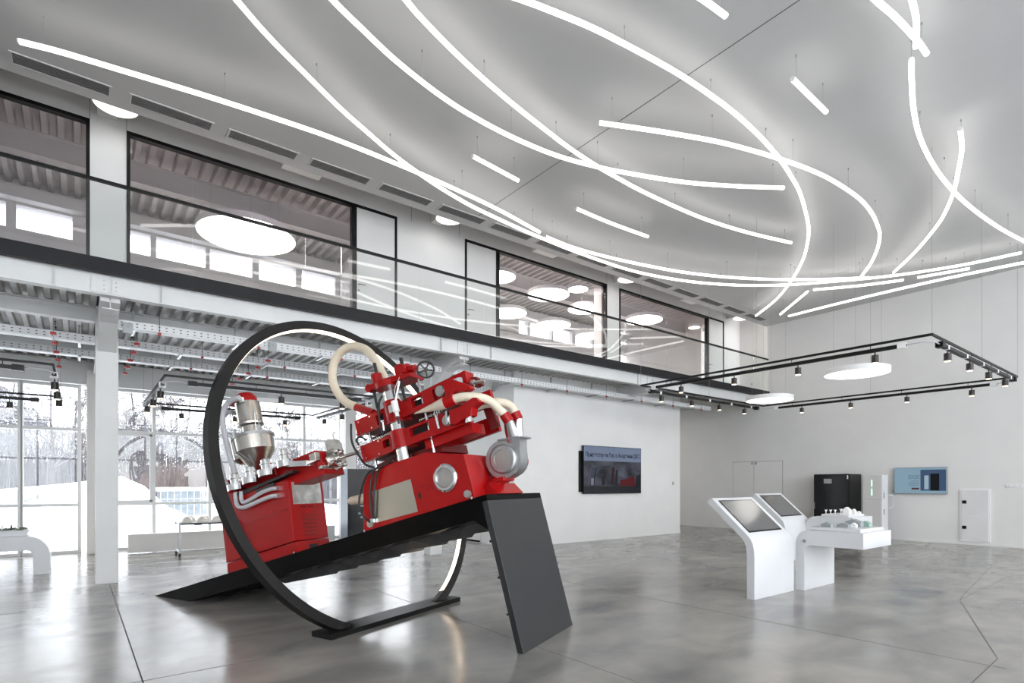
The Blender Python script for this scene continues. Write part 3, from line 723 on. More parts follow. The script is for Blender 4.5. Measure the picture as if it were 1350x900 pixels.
for i in range(N_ + 1):
    th = th0 + (th1 - th0) * i / N_
    ring = []
    for r, d in ((RO, 0), (RO, DEP), (RI, DEP), (RI, 0)):
        p = RP(th, r, d); 
        if p.z < zf: p = p + Uv * (zf - p.z)
        ring.append(m.bm.verts.new(p))
    rings.append(ring)
for A_, B_ in zip(rings, rings[1:]):
    for q in range(4): m.face([A_[q], A_[(q + 1) % 4], B_[(q + 1) % 4], B_[q]], False)
m.face(rings[0]); m.face(rings[-1][::-1])
for e_ in m.bm.faces: e_.smooth = False
ro = m.build('ring_frame', 'ring_black', rg)
m = MB(); prev_ = None
for i in range(N_ + 1):
    th = half + .03 + (2 * PI - 2 * half - .06) * i / N_
    q = [m.bm.verts.new(RP(th, RI - .004, d)) for d in (.012, DEP - .012)] + [m.bm.verts.new(RP(th, RI - .0005, d)) for d in (DEP - .012, .012)]
    if prev_:
        for j in range(4): m.face([prev_[j], prev_[(j + 1) % 4], q[(j + 1) % 4], q[j]])
    prev_ = q
m.build('light_strip', 'ring_glow', rg)
bc = RP(0, RO, 0); bx_ = Vector((0, 0, 0))
bcen = Vector((-rLh.x * 0, 0, 0))
pA = RP(half, RO, DEP / 2); pB = RP(-half, RO, DEP / 2); mid = (pA + pB) / 2; mid.z = zf
def BP(u, v, z): p = mid + rD * u + rLh * v; return (p.x, p.y, z)
m = MB(); L2 = 1.12
v8 = [m.bm.verts.new(BP(u, v, z)) for u in (-L2, L2) for v in (-.15, .15) for z in (-RC.z, zf)]
for q in ((0, 1, 3, 2), (4, 6, 7, 5), (0, 4, 5, 1), (2, 3, 7, 6), (0, 2, 6, 4), (1, 5, 7, 3)): m.face([v8[i] for i in q])
m.build('base_plate', 'black_metal', rg, bevel=.003)

# ------------------------------------------------------------------ red extruder (low end of the platform)
ex = mthing('extruder_machine', 'red plastics extruder with a steel hopper, standing on the low end of the black platform', 'machine')
MB().prism([(2.715, .14), (4.02, .14), (3.84, 1.02), (2.636, .87)], 'x', 0, .54).build('cabinet', 'red_paint', ex, bevel=.004)
MB().prism([(2.70, 0), (4.045, 0), (4.02, .128), (2.70, .128)], 'x', .012, .53).build('plinth', 'red_paint', ex, bevel=.003)
MB().prism([(3.86, .14), (4.04, .14), (3.95, 1.2), (3.80, 1.2)], 'x', .02, .54).build('rear_panel', 'red_paint', ex, bevel=.004)
MB().box(.20, .33, 2.695, 2.705, .03, .075).build('plinth_slot', 'dark_void', ex)
# cabinet front leans: helper on its face
def fs(n): return 2.715 - (n - .14) * (.079 / .73)
def face_quad(a0, a1, n0, n1, off=.004):
    m = MB(); v = [m.bm.verts.new(p) for p in ((a0, fs(n0) - off, n0), (a1, fs(n0) - off, n0), (a1, fs(n1) - off, n1), (a0, fs(n1) - off, n1), (a0, fs(n0) + .002, n0), (a1, fs(n0) + .002, n0), (a1, fs(n1) + .002, n1), (a0, fs(n1) + .002, n1))]
    for q in ((0, 1, 2, 3), (4, 7, 6, 5), (0, 4, 5, 1), (1, 5, 6, 2), (2, 6, 7, 3), (3, 7, 4, 0)): m.face([v[i] for i in q])
    return m
face_quad(.05, .50, .58, .85, .003).build('steel_plate', 'plate_steel', ex)
for i in range(6): face_quad(.17, .37, .19 + .047 * i, .205 + .047 * i, .004).build('louvre', 'red_dark', ex)
sw = MB()
for a_ in (.17, .21, .29, .33): sw.cyl((a_, fs(.54) - .008, .545), (a_, fs(.54), .545), .010, n=8)
sw.build('switch', 'dark_void', ex)
MB().box(-.003, .001, 2.72, 3.95, .532, .538).build('panel_seam', 'red_dark', ex)
MB().prism([(2.10, .80), (3.5, .84), (3.5, 1.12), (2.20, 1.12), (2.13, 1.09)], 'x', .09, .40).build('barrel_housing', 'red_paint', ex, bevel=.004)
for i, (s_, n_) in enumerate(((3.56, .985), (3.26, .995), (2.95, 1.005), (2.60, 1.02))):
    m = MB().lathe((.0, s_, n_), [(0, 0), (.115, 0), (.115, .08), (.06, .085), (.06, .10)])
    mo = m.build('clamp_drum', 'chrome', ex)
    MB().lathe((.0, s_, n_), [(.062, .09), (.062, .15), (.072, .155), (.072, .168), (.058, .172), (.058, .21), (.045, .225), (0, .228)]).build('drum_cap', 'chrome', mo)
MB().prism([(2.62, 1.03), (2.22, .93), (2.22, .995), (2.62, 1.095)], 'x', -.06, .07).build('outlet_bar', 'chrome', ex)
MB().prism([(3.62, .90), (2.50, .93), (2.50, .955), (3.62, .955)], 'x', -.02, .14).prism([(3.2, .865), (2.85, .87), (2.85, .90), (3.2, .90)], 'x', -.02, .14).build('mounting_rail', 'rubber_black', ex)
hp = MB().lathe((.36, 3.53, 0), [(.065, 1.15), (.07, 1.25), (.255, 1.52), (.262, 1.70)], n=32).build('hopper_cone', 'brushed_steel', ex)
MB().lathe((.36, 3.53, 0), [(.10, 1.70), (.275, 1.70), (.275, 1.74), (.15, 1.745)], n=32).build('hopper_rim', 'aluminium', hp)
MB().lathe((.36, 3.53, 0), [(.125, 1.74), (.125, 1.87), (.135, 1.87)], n=28).build('hopper_neck', 'brushed_steel', hp)
MB().lathe((.36, 3.53, 0), [(.125, 1.865), (.165, 1.885), (.170, 1.91), (.160, 1.93), (.160, 2.20), (.15, 2.205), (0, 2.21)], n=32).build('vacuum_loader', 'brushed_steel', ex)
MB().lathe((.36, 3.54, 0), [(.14, 2.20), (.14, 2.28), (.10, 2.335), (0, 2.345)], n=24).box(.22, .34, 3.50, 3.70, 2.2, 2.30).build('loader_cap', 'red_paint', ex)
MB().box(.19, .22, 3.40, 3.46, 2.17, 2.23).build('cap_latch', 'lamp_white', ex)
MB().lathe((.36, 3.80, 0), [(.0, 1.73), (.13, 1.72), (.13, 1.48), (.05, 1.42), (0, 1.42)], n=20).build('side_pot', 'brushed_steel', ex)
wr = MB().cyl((.25, 3.30, 2.1), (.25, 3.22, 1.74), .006, n=6).cyl((.25, 3.28, 2.0), (.25, 3.32, 1.74), .006, n=6).cyl((.25, 3.27, 1.73), (.25, 3.27, 1.80), .03, n=10); wr.build('latch_rod', 'chrome', ex)
def hose(name, pts, r, m_, root, n=12, k_=6): return MB().tube(smooth_path(pts, k_), r, n=n).build(name, m_, root)
hose('vacuum_hose', [(.16, 3.40, 2.215), (.12, 3.55, 2.21), (.10, 3.69, 2.12), (.09, 3.73, 1.9), (.09, 3.71, 1.55), (.08, 3.66, 1.30), (.06, 3.60, 1.14)], .036, 'grey_hose', ex)
hose('vacuum_hose', [(.30, 3.75, 2.14), (.28, 3.87, 2.17), (.2, 4.02, 2.0), (.12, 4.0, 1.7), (.08, 3.91, 1.45), (.05, 3.84, 1.2), (.03, 3.74, 1.06)], .034, 'grey_hose', ex)
hose('coolant_hose', [(-.02, 3.57, .97), (-.03, 3.575, .84), (-.035, 3.53, .765), (-.035, 3.41, .735), (-.03, 3.17, .745), (-.03, 2.94, .745), (-.02, 2.81, .725)], .028, 'grey_hose', ex)
hose('coolant_hose', [(-.02, 3.46, .95), (-.03, 3.47, .86), (-.035, 3.43, .80), (-.03, 3.27, .81), (-.03, 3.09, .835), (-.03, 2.92, .835), (-.02, 2.80, .815)], .026, 'grey_hose', ex)
MB().cyl((-.02, 2.80, .725), (-.02, 2.785, .722), .034, n=12).cyl((-.02, 2.79, .815), (-.02, 2.775, .812), .032, n=12).build('hose_collar', 'chrome', ex)
hose('power_cable', [(-.012, 3.62, .62), (-.02, 3.60, .45), (-.02, 3.52, .25), (-.02, 3.38, .15), (-.01, 3.34, .13)], .010, 'rubber_black', ex, 8)
# die head
dh = MB().cyl((.26, 2.16, .99), (.26, 2.0, .975), .105, n=24).cyl((.26, 2.10, .985), (.26, 2.075, .983), .135, n=8).build('die_head', 'brushed_steel', ex)
MB().cyl((.26, 2.0, .975), (.26, 1.95, .972), .055, n=16).cyl((.26, 1.95, .972), (.26, 1.72, .955), .020, n=12).cyl((.26, 1.72, .955), (.26, 1.70, .954), .023, n=12).build('shaft', 'brushed_steel', dh)
for i in range(8):
    an = i * PI / 4 + .3
    MB().cyl((.26 + .09 * math.cos(an), 2.0, .975 + .09 * math.sin(an)), (.26 + .09 * math.cos(an), 1.965, .973 + .09 * math.sin(an)), .017, n=6).build('head_bolt', 'chrome', dh)
MB().box(.02, .12, 2.13, 2.24, .97, 1.08).box(.05, .30, 2.10, 2.16, .86, .91).box(.34, .44, 2.05, 2.15, .90, 1.04).build('clamp_block', 'brushed_steel', dh, bevel=.012)
MB().prism([(.25, 1.06), (.52, 1.06), (.52, 1.22), (.47, 1.27), (.30, 1.27), (.25, 1.22)], 'y', 2.16, 2.175).build('guard_plate', 'plate_steel', ex, bevel=.003)
for s_ in (2.74, 4.0):
    MB().cyl((-.015, s_, .006), (0.0, s_, .006), .014, n=10).build('foot_bolt', 'chrome', ex)

# ------------------------------------------------------------------ red press (high end of the platform)
pr = mthing('moulding_press', 'red moulding press with chrome columns and cream hoses on the high platform end', 'machine')
PD = .80
MB().prism([(.127, 0), (1.625, 0), (1.475, .585), (1.117, .622), (.60, .605), (.146, .455)], 'x', 0, PD).build('press_base', 'red_paint', pr, bevel=.005)
MB().prism([(-.02, 0), (.13, 0), (.13, .13), (.06, .13)], 'x', .22, .78).build('base_step', 'red_paint', pr, bevel=.004)
MB().prism([(1.420, .055), (.842, .035), (.846, .388), (1.385, .396)], 'x', -.006, .002).build('mirror_panel', 'mirror_steel', pr, bevel=.002)
wd = MB().lathe((.0, .411, .281), [(.145, -.005), (.145, .02), (.125, .035), (.105, .035), (.10, .012)], axis=(-1, 0, 0), n=40).build('round_window', 'chrome', pr)
MB().cyl((-.004, .411, .281), (-.014, .411, .281), .104, n=32).build('window_disc', 'disc_steel', wd)
for s_, n_, r_ in ((.195, .055, .038), (1.49, .062, .042)):
    MB().cyl((-.03, s_, n_), (0, s_, n_), r_, n=20).cyl((-.04, s_, n_), (-.03, s_, n_), r_ * .5, n=12).build('round_knob', 'disc_steel', pr)
MB().box(-.004, .002, .765, .79, .16, .22).build('slot', 'dark_void', pr)
dots = MB()
for s_, n_ in ((.72, .27), (.62, .255), (.60, .22), (.66, .23)): dots.cyl((-.004, s_, n_), (0, s_, n_), .007, n=8)
dots.build('rivet', 'dark_void', pr)
# guide columns with sleeves
for a_ in (.10, .80):
    c = MB().cyl((a_, .935, .45), (a_, .935, 1.50), .082, n=28).build('guide_column', 'chrome', pr)
    MB().cyl((a_, .935, .755), (a_, .935, .955), .108, n=28).box(a_ - .02, a_ + .10, .80, 1.05, .75, .955).build('lower_sleeve', 'red_paint', c, bevel=.003)
    MB().cyl((a_, .935, 1.045), (a_, .935, 1.29), .108, n=28).box(a_ - .02, a_ + .10, .80, 1.05, 1.05, 1.25).build('upper_sleeve', 'red_paint', c, bevel=.003)
def pierced(name, s0, s1, n0, n1, a0, a1, holes, root=pr):
    m = MB(); cur = s0
    for h0, h1, g0, g1 in sorted(holes):
        m.box(a0, a1, cur, h0, n0, n1); m.box(a0, a1, h0, h1, n0, g0); m.box(a0, a1, h0, h1, g1, n1); cur = h1
    m.box(a0, a1, cur, s1, n0, n1)
    return m.build(name, 'red_paint', root)
for a0, a1 in ((.05, .11), (.80, .86)):
    pierced('lower_beam', .10, 1.47, .755, .940, a0, a1, [(1.055, 1.15, .82, .905), (.50, .765, .83, .915)])
    pierced('upper_beam', .10, 1.475, 1.065, 1.245, a0, a1, [(1.06, 1.165, 1.09, 1.20), (.51, .66, 1.12, 1.215), (.335, .375, 1.1, 1.22)])
MB().box(.15, .18, .33, 1.45, .80, .92).box(.15, .18, .33, 1.45, 1.10, 1.22).build('opening_shade', 'dark_void', pr)  # dark sheets standing in for the shaded interior behind the beam openings
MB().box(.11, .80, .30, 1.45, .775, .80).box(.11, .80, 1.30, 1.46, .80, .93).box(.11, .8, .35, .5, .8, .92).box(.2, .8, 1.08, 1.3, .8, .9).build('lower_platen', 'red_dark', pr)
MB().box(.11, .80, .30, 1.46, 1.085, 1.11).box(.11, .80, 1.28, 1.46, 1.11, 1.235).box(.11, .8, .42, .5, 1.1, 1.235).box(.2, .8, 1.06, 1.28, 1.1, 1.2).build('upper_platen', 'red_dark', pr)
MB().prism([(.0, 1.175), (.62, 1.235), (.62, 1.29), (.0, 1.315)], 'x', .15, .32).build('cross_head', 'red_paint', pr, bevel=.004)
MB().box(.12, .36, .04, .66, .655, .765).build('lower_cross_head', 'red_paint', pr, bevel=.004)
MB().box(.2, .7, 1.0, 1.42, .60, .72).box(.2, .7, .5, .9, .60, .7).build('cushion_block', 'red_dark', pr, bevel=.004)
for s_, n_ in ((.267, 1.165), (.262, .848)):
    MB().cyl((.02, s_, n_), (.05, s_, n_), .056, n=24).cyl((.005, s_, n_), (.02, s_, n_), .046, n=24).build('bearing_cap', 'disc_steel', pr)
# clevis brackets at the right end
A2 = lambda *p: list(p)
MB().prism([(.20, 1.21), (.12, 1.235), (.05, 1.20), (-.09, 1.10), (-.10, 1.06), (-.03, 1.05), (.08, 1.09), (.12, 1.04), (.20, 1.06)], 'x', .0, .10).build('clevis', 'red_paint', pr, bevel=.006)
MB().prism([(.20, .93), (.10, .925), (.02, .93), (-.08, .965), (-.14, .95), (-.16, .90), (-.07, .87), (-.04, .80), (.06, .79), (.17, .765), (.22, .80)], 'x', .0, .12).build('clevis', 'red_paint', pr, bevel=.006)
MB().prism([(.02, 1.26), (-.06, 1.24), (-.10, 1.14), (-.02, 1.14)], 'x', .25, .32).build('end_gusset', 'red_dark', pr)
MB().prism([(.0, .93), (-.10, .90), (-.13, .70), (-.03, .68)], 'x', .35, .40).build('end_gusset', 'red_dark', pr)
for n_ in (1.16, .93):
    MB().cyl((.15, -.07, n_ - .01), (.15, -.20, n_ - .035), .018, n=12).cyl((.15, -.05, n_), (.15, -.08, n_ - .01), .03, n=12).build('spindle_end', 'disc_steel', pr)
for s_, n_ in ((.045, 1.19), (.03, .79)): MB().cyl((.06, s_, n_ - .04), (.06, s_, n_ + .03), .045, n=16).build('spring_roll', 'chrome', pr)
MB().prism([(.26, .80), (.235, .80), (.215, .93), (.24, .93)], 'x', -.01, .05).build('wear_strip', 'chrome', pr)
rods = ((.128, .565, .60, 1.42, .016), (.04, .385, .80, 1.04, .016), (.12, 1.36, .58, 1.08, .018), (.5, .555, .6, 1.4, .016))
for a_, s_, n0, n1, r_ in rods: MB().cyl((a_, s_, n0), (a_, s_, n1), r_, n=12).build('tie_rod', 'chrome', pr)
for s_, n0, n1 in ((1.10, 1.22, 1.48), (.72, 1.22, 1.48)): MB().cyl((.03, s_, n0), (.03, s_, n1), .016, n=10).build('threaded_rod', 'rubber_black', pr)
# top plate with its gearbox and handwheel
tp = MB().prism([(.56, 1.43), (1.12, 1.47), (1.14, 1.53), (.95, 1.535), (.72, 1.50), (.56, 1.47)], 'x', -.02, .24).build('top_plate', 'red_paint', pr, bevel=.006)
MB().cyl((.05, .92, 1.43), (.05, .92, 1.49), .13, n=28).build('gland', 'red_paint', tp)
MB().cyl((.04, 1.03, 1.52), (.04, 1.03, 1.63), .062, n=20).build('rod_housing', 'red_paint', tp)
MB().cyl((-.02, 1.13, 1.50), (.08, 1.13, 1.50), .045, n=16).build('end_boss', 'red_paint', tp)
MB().prism([(.60, 1.49), (.74, 1.49), (.74, 1.60), (.66, 1.61), (.60, 1.57)], 'x', -.02, .18).build('gearbox', 'red_paint', tp, bevel=.01)
MB().cyl((.05, .62, 1.54), (.03, .50, 1.505), .038, n=16).cyl((.05, .64, 1.55), (.045, .60, 1.54), .055, n=16).build('worm_housing', 'red_paint', tp)
MB().cyl((.04, 1.02, 1.60), (.04, 1.02, 1.76), .018, n=12).cyl((.04, .66, 1.58), (.04, .66, 1.68), .020, n=12).build('spindle', 'rubber_black', tp)
hc = Vector((.0, .36, 1.43)); ax = Vector((-.75, -.62, -.1)).normalized()
MB().cyl((.03, .50, 1.505), hc, .010, n=10).build('wheel_shaft', 'chrome', tp)
hw = MB(); u_ = ax.orthogonal().normalized(); v_ = ax.cross(u_)
hw.tube([hc + .085 * (math.cos(2 * PI * i / 36) * u_ + math.sin(2 * PI * i / 36) * v_) for i in range(37)], .010, n=8, cap=False)
for i in range(5): hw.cyl(hc, hc + .083 * (math.cos(2 * PI * i / 5 + .3) * u_ + math.sin(2 * PI * i / 5 + .3) * v_), .008, n=8)
hw.cyl(hc - ax * .015, hc + ax * .015, .022, n=12); hw.build('handwheel', 'rubber_black', tp)
# air cylinder
ac = MB().cyl((-.05, .80, 1.11), (-.05, .80, 1.23), .036, n=18).cyl((-.05, .80, 1.06), (-.05, .80, 1.11), .022, n=12).build('air_cylinder', 'lamp_white', pr)
MB().cyl((-.05, .80, .98), (-.05, .80, 1.06), .010, n=8).build('piston_rod', 'rubber_black', ac)
MB().cyl((-.03, .80, 1.23), (.0, .72, 1.43), .016, n=10).box(-.07, -.03, .83, .88, 1.12, 1.20).build('air_hose_fitting', 'chrome', ac)
MB().cyl((-.03, 1.02, 1.07), (-.03, 1.03, .98), .010, n=8).cyl((-.03, 1.02, 1.07), (-.03, 1.02, 1.09), .022, n=10).build('lever', 'chrome', pr)
for sA, sB, n_ in ((1.05, 1.42, 1.0), (.42, .70, 1.01)):
    pts = [(.20 + .03 * math.cos(t_ * 1.25), sA + (sB - sA) * t_ / 60, n_ + .03 * math.sin(t_ * 1.25)) for t_ in range(61)]
    MB().tube(pts, .007, n=6).build('coil_spring', 'brushed_steel', pr)
bl = MB()
for s_, n_ in ((1.42, 1.09), (1.42, 1.21), (1.25, 1.09), (1.25, 1.22), (1.41, .79), (1.42, .90), (1.22, .78), (1.20, .92)): bl.cyl((.045, s_, n_), (.052, s_, n_), .009, n=8)
bl.build('beam_bolt', 'chrome', pr)
# big cream hoses
hose('loop_hose', [(.35, 1.66, 1.51), (.35, 1.80, 1.62), (.35, 1.905, 1.78), (.35, 1.94, 1.96), (.35, 1.88, 2.13), (.35, 1.73, 2.235), (.35, 1.53, 2.235), (.33, 1.34, 2.12), (.28, 1.20, 1.94), (.22, 1.10, 1.75), (.16, 1.0, 1.52)], .05, 'cream_hose', pr, 18)
MB().cyl((.32, 1.40, 1.34), (.35, 1.67, 1.515), .048, n=18).build('hose_cuff', 'red_paint', pr); MB().box(.28, .32, 1.40, 1.44, 1.26, 1.33).build('hose_bracket', 'aluminium', pr)
MB().cyl((-.10, .55, 1.0), (-.04, .20, 1.0), .004, .062, n=24).build('nozzle_cone', 'cone_beige', pr, label='long beige tapering nozzle')
MB().cyl((-.04, .22, 1.0), (-.02, .09, 1.01), .060, n=22).build('hose_cuff', 'red_paint', pr)
hose('blower_hose', [(-.02, .12, 1.015), (.0, .01, 1.005), (.05, -.10, .975), (.15, -.18, .93), (.22, -.23, .84), (.28, -.27, .74)], .045, 'cream_hose', pr, 18)
hose('blower_hose', [(.12, .10, .92), (.2, .02, .93), (.3, -.11, .94), (.35, -.21, .92), (.42, -.28, .87), (.45, -.31, .77)], .045, 'cream_hose', pr, 18)
MB().cyl((.27, -.265, .765), (.295, -.285, .68), .054, n=20).build('hose_cuff', 'red_paint', pr)
MB().cyl((.445, -.305, .79), (.46, -.315, .71), .054, n=20).build('hose_cuff', 'red_paint', pr)
MB().cyl((.60, 2.26, .50), (.50, 1.50, .40), .052, .085, n=20).sphere((.60, 2.26, .50), .052).build('outlet_sleeve', 'cream_plastic', pr)
# blower
bf = .36
sc_ = []
for i in range(37):
    an = i / 36 * 2 * PI
    r_ = .185
    sc_.append((-.105 + r_ * math.cos(an), .345 + r_ * math.sin(an)))
vol = [(-.10 + .185 * math.cos(R(x)), .345 + .185 * math.sin(R(x))) for x in range(60, 320, 8)]
vol += [(.02 - .06, .19 - .03)]
vol = [(-.08 - .20 * math.cos(R(x)) * -1, .345 + .20 * math.sin(R(x))) for x in range(62, 318, 8)]   # open side left for the outlet
vol2 = vol + [(-.33, .25), (-.40, .36), (-.43, .50), (-.14, .54)]
vol2 = [(p[0], p[1]) for p in vol2]
hull = [(-.08 + .20 * math.cos(R(x)), .345 + .20 * math.sin(R(x))) for x in range(95, -100, -9)] + [(-.19, .17), (-.25, .21), (-.285, .30), (-.30, .40), (-.325, .505), (-.12, .535)]
blw = MB().prism(hull, 'x', bf, bf + .17, smooth=True).build('blower_housing', 'aluminium', pr, bevel=.008)
MB().lathe((bf, -.09, .345), [(.155, 0), (.155, .02), (.135, .03), (.10, .03), (.10, .015)], axis=(-1, 0, 0), n=36).build('inlet_ring', 'aluminium', blw)
MB().cyl((bf - .002, -.09, .345), (bf - .018, -.09, .345), .10, n=30).build('inlet_disc', 'disc_steel', blw)
MB().prism([(-.085, .54), (-.365, .495), (-.365, .512), (-.085, .557)], 'x', bf - .03, bf + .20).build('flange', 'aluminium', blw, bevel=.002)
MB().cyl((bf + .06, -.22, .52), (.29, -.282, .70), .075, .046, n=18).build('outlet_pipe', 'chrome', blw)
MB().cyl((bf + .11, -.25, .52), (.46, -.315, .72), .065, .046, n=18).build('outlet_pipe', 'chrome', blw)
MB().cyl((bf + .2, -.1, .33), (bf + .36, -.1, .33), .10, n=24).build('blower_motor', 'red_paint', blw)
MB().cyl((bf + .1, -.02, .20), (.36, .14, .12), .06, n=18).box(bf - .05, bf + .2, -.06, .06, .13, .17).build('blower_foot', 'red_paint', blw)
# black cables
for pts in ([(-.02, 1.47, 1.20), (-.03, 1.50, 1.0), (-.02, 1.45, .82), (-.02, 1.38, .70), (-.02, 1.28, .64)],
            [(-.02, 1.42, .94), (-.02, 1.44, 1.0), (-.02, 1.38, 1.02), (.02, 1.33, .97)],
            [(-.02, 1.20, .62), (-.03, 1.36, .60), (-.04, 1.49, .46), (-.05, 1.56, .30), (-.05, 1.53, .15), (-.03, 1.47, .07)],
            [(-.02, 1.15, .63), (-.03, 1.28, .60), (-.03, 1.37, .45), (-.03, 1.42, .28), (-.03, 1.44, .12), (-.03, 1.45, .07)],
            [(-.02, 1.0, .64), (-.03, 1.20, .60), (-.035, 1.31, .42), (-.035, 1.37, .25), (-.03, 1.41, .10)],
            [(.05, 1.02, 1.38), (.02, 1.06, 1.3), (.01, 1.09, 1.1), (.02, 1.09, .95)]):
    hose('cable', pts, .012, 'rubber_black', pr, 8)
hose('thin_cable', [(.0, .74, 1.22), (-.04, .78, 1.32), (-.02, .70, 1.45), (.0, .60, 1.55)], .0035, 'lamp_white', pr, 6)
MB().box(-.045, -.01, 1.42, 1.46, .06, .11).build('valve', 'chrome', pr)
for s_ in (.16, 1.60): MB().cyl((-.015, s_, .006), (0, s_, .006), .014, n=10).build('foot_bolt', 'chrome', pr)

# ------------------------------------------------------------------ kiosks
def kiosk(x, y, lab):
    k_ = thing('touch_kiosk', lab, 'kiosk', (x, y, 0))
    def arc(c, r, a0, a1, n=8): return [(c[0] + r * math.cos(R(a0 + (a1 - a0) * i / n)), c[1] + r * math.sin(R(a0 + (a1 - a0) * i / n))) for i in range(n + 1)]
    front = [(0, 0), (0, .60), (.006, .69), (.024, .77), (.055, .835), (.10, .885), (.66, 1.395)]
    back = [(.725, 1.325), (.19, .84), (.15, .79), (.122, .72), (.11, .62), (.11, 0)]
    MB().prism(front + back, 'x', 0, 1.13, smooth=True).build('kiosk_body', 'kiosk_white', k_, bevel=.003)
    d = Vector((.56, .51)).normalized(); nrm = Vector((-d.y, d.x))
    def Q(u, h): p = Vector((.10, .885)) + d * u + nrm * h; return (p.x, p.y)
    MB().prism([Q(.045, .001), Q(.70, .001), Q(.70, .005), Q(.045, .005)], 'x', .10, 1.03).build('screen_frame', 'screen_black', k_)
    MB().prism([Q(.07, .004), Q(.68, .004), Q(.68, .007), Q(.07, .007)], 'x', .125, 1.005).build('screen', 'screen_grey', k_)
    return k_
kiosk(7.36, 4.04, 'white slanting touch screen kiosk with a warm light reflection on its screen')
kiosk(11.57, 5.68, 'white slanting touch screen kiosk with plain dark screen, standing behind the other kiosk')
def model_table(x, y, lab, lock=True):
    if lock: t = thing('display_table', lab, 'table', (x, y, 0))
    prof = [(0, 0), (0, .60), (-.02, .655), (-.08, .685), (-.80, .685), (-.80, .91), (-.06, .91), (.02, .89), (.08, .845), (.115, .78), (.13, .70), (.13, 0)]
    o = MB().prism(prof, 'x', 0, 1.03, smooth=True).build('table_body' if lock else 'display_table', 'kiosk_white', t if lock else None, bevel=.003)
    if not lock: o.location = (x, y, 0); tag(o, lab, 'table')
    if lock: MB().cyl((-.012, -.0, .745), (0, -.0, .745), .025, n=14).build('lock', 'grey_plastic', t)

model_table(8.63, 3.95, 'white cantilever display table with small grey model houses, joined to the front kiosk')
model_table(12.5, 5.56, 'white cantilever display table behind the nearer one, carrying small white models', False)
def tray_box(x0, x1, y0, y1, z0, z1, lab):
    t = MB().box(x0, x1, y0, y1, z0, z1).build('model_tray', 'kiosk_white', None, bevel=.003); tag(t, lab, 'tray'); return t
tray_box(8.72, 9.55, 3.22, 3.92, .912, .958, 'flat white tray on the nearer display table')
tray_box(12.62, 13.42, 4.88, 5.42, .912, .960, 'flat white tray with tiny models on the farther display table')
def house(x, y, z, sx, sy, sz, m_, lab, name='model_building'):
    t = MB().prism([(y - sy / 2, z), (y + sy / 2, z), (y + sy / 2, z + sz * .6), (y, z + sz), (y - sy / 2, z + sz * .6)], 'x', x - sx / 2, x + sx / 2).build(name, m_, None, bevel=.004)
    tag(t, lab, 'scale model'); return t
house(8.86, 3.72, .9585, .10, .14, .075, 'model_grey', 'small grey model house standing apart, next to the kiosk, on the nearer table')
house(9.00, 3.55, .9585, .10, .16, .07, 'model_grey', 'small grey model house touching a white block on the nearer display table')
house(9.08, 3.44, .9585, .07, .08, .07, 'model_white', 'small white model block between the grey ones on the nearer table')
house(9.25, 3.50, .9585, .12, .22, .12, 'model_grey', 'largest grey model hall on the nearer display table')
house(9.42, 3.40, .9585, .10, .12, .09, 'model_green', 'small greenish model building beyond the largest grey model hall')
fig = ['first', 'second', 'third', 'fourth']
for i, (x, y, h_) in enumerate(((12.7, 5.36, .09), (12.78, 5.3, .09), (12.86, 5.24, .09), (12.9, 5.14, .11))):
    t = thing('model_funnel', 'tiny white funnel shaped model on the farther table, %s in line from the kiosk side' % fig[i], 'scale model', (x, y, .9605), 0, 'funnel models on the farther tray')
    MB().lathe((0, 0, 0), [(.0, h_), (.03, h_), (.008, h_ * .45), (.008, .006), (.02, .006), (.02, 0), (0, 0)], n=12).build('funnel', 'model_white', t)
house(13.05, 5.08, .9605, .12, .14, .15, 'model_white', 'tallest white model structure in the middle of the farther tray')
house(13.2, 5.0, .9605, .08, .08, .11, 'model_white', 'small white model tower beyond the tallest one on the farther tray')
house(13.32, 4.95, .9605, .08, .08, .06, 'model_white', 'lowest white model at the far end of the farther tray')

# ------------------------------------------------------------------ right wall items
d = struct_root('door_%d' % dk, (XW, 10.1, 0)); dk += 1
MB().box(-.012, -.002, .13, .9, .02, 2.38).box(-.012, -.002, -.87, .115, .02, 2.38).build('door_leaf', 'grey_white_paint', d)
MB().box(-.006, 0, .115, .13, 0, 2.39).box(-.006, 0, .9, .915, 0, 2.39).box(-.006, 0, -.885, -.87, 0, 2.39).box(-.006, 0, -.885, .915, 2.38, 2.395).build('door_gap', 'grey_plastic', d)
MB().box(-.03, -.012, .16, .22, 2.28, 2.37).box(-.03, -.012, .02, .08, 2.28, 2.37).build('door_hinge', 'aluminium', d)
rk = thing('server_rack', 'tall black glass fronted rack cabinet beside the narrow white cabinet', 'rack', (17.7, 7.33, 0))
MB().box(.02, .85, -.50, .50, 0, 1.90).build('rack_body', 'black_metal', rk, bevel=.006)
MB().box(0, .02, -.49, .49, .03, 1.88).build('glass_door', 'screen_black', rk, bevel=.003)
MB().box(-.004, 0, -.02, .20, 1.62, 1.76).build('rack_display', 'grey_plastic', rk); MB().box(-.004, 0, -.47, -.44, 1.75, 1.86).build('name_badge', 'lamp_white', rk)
MB().box(-.02, 0, .46, .48, .85, 1.05).build('door_handle', 'grey_plastic', rk)
wrk = thing('battery_cabinet', 'narrow white two door cabinet with green light lines beside the black rack', 'cabinet', (17.7, 6.24, 0))
MB().box(.02, .44, -.25, .25, 0, 1.86).build('cabinet_body', 'cabinet_grey', wrk, bevel=.006)
MB().box(0, .02, -.24, .24, .02, 1.13).build('cabinet_door', 'cabinet_door_grey', wrk, bevel=.003); MB().box(0, .02, -.24, .24, 1.15, 1.85).build('cabinet_door', 'cabinet_door_grey', wrk, bevel=.003)
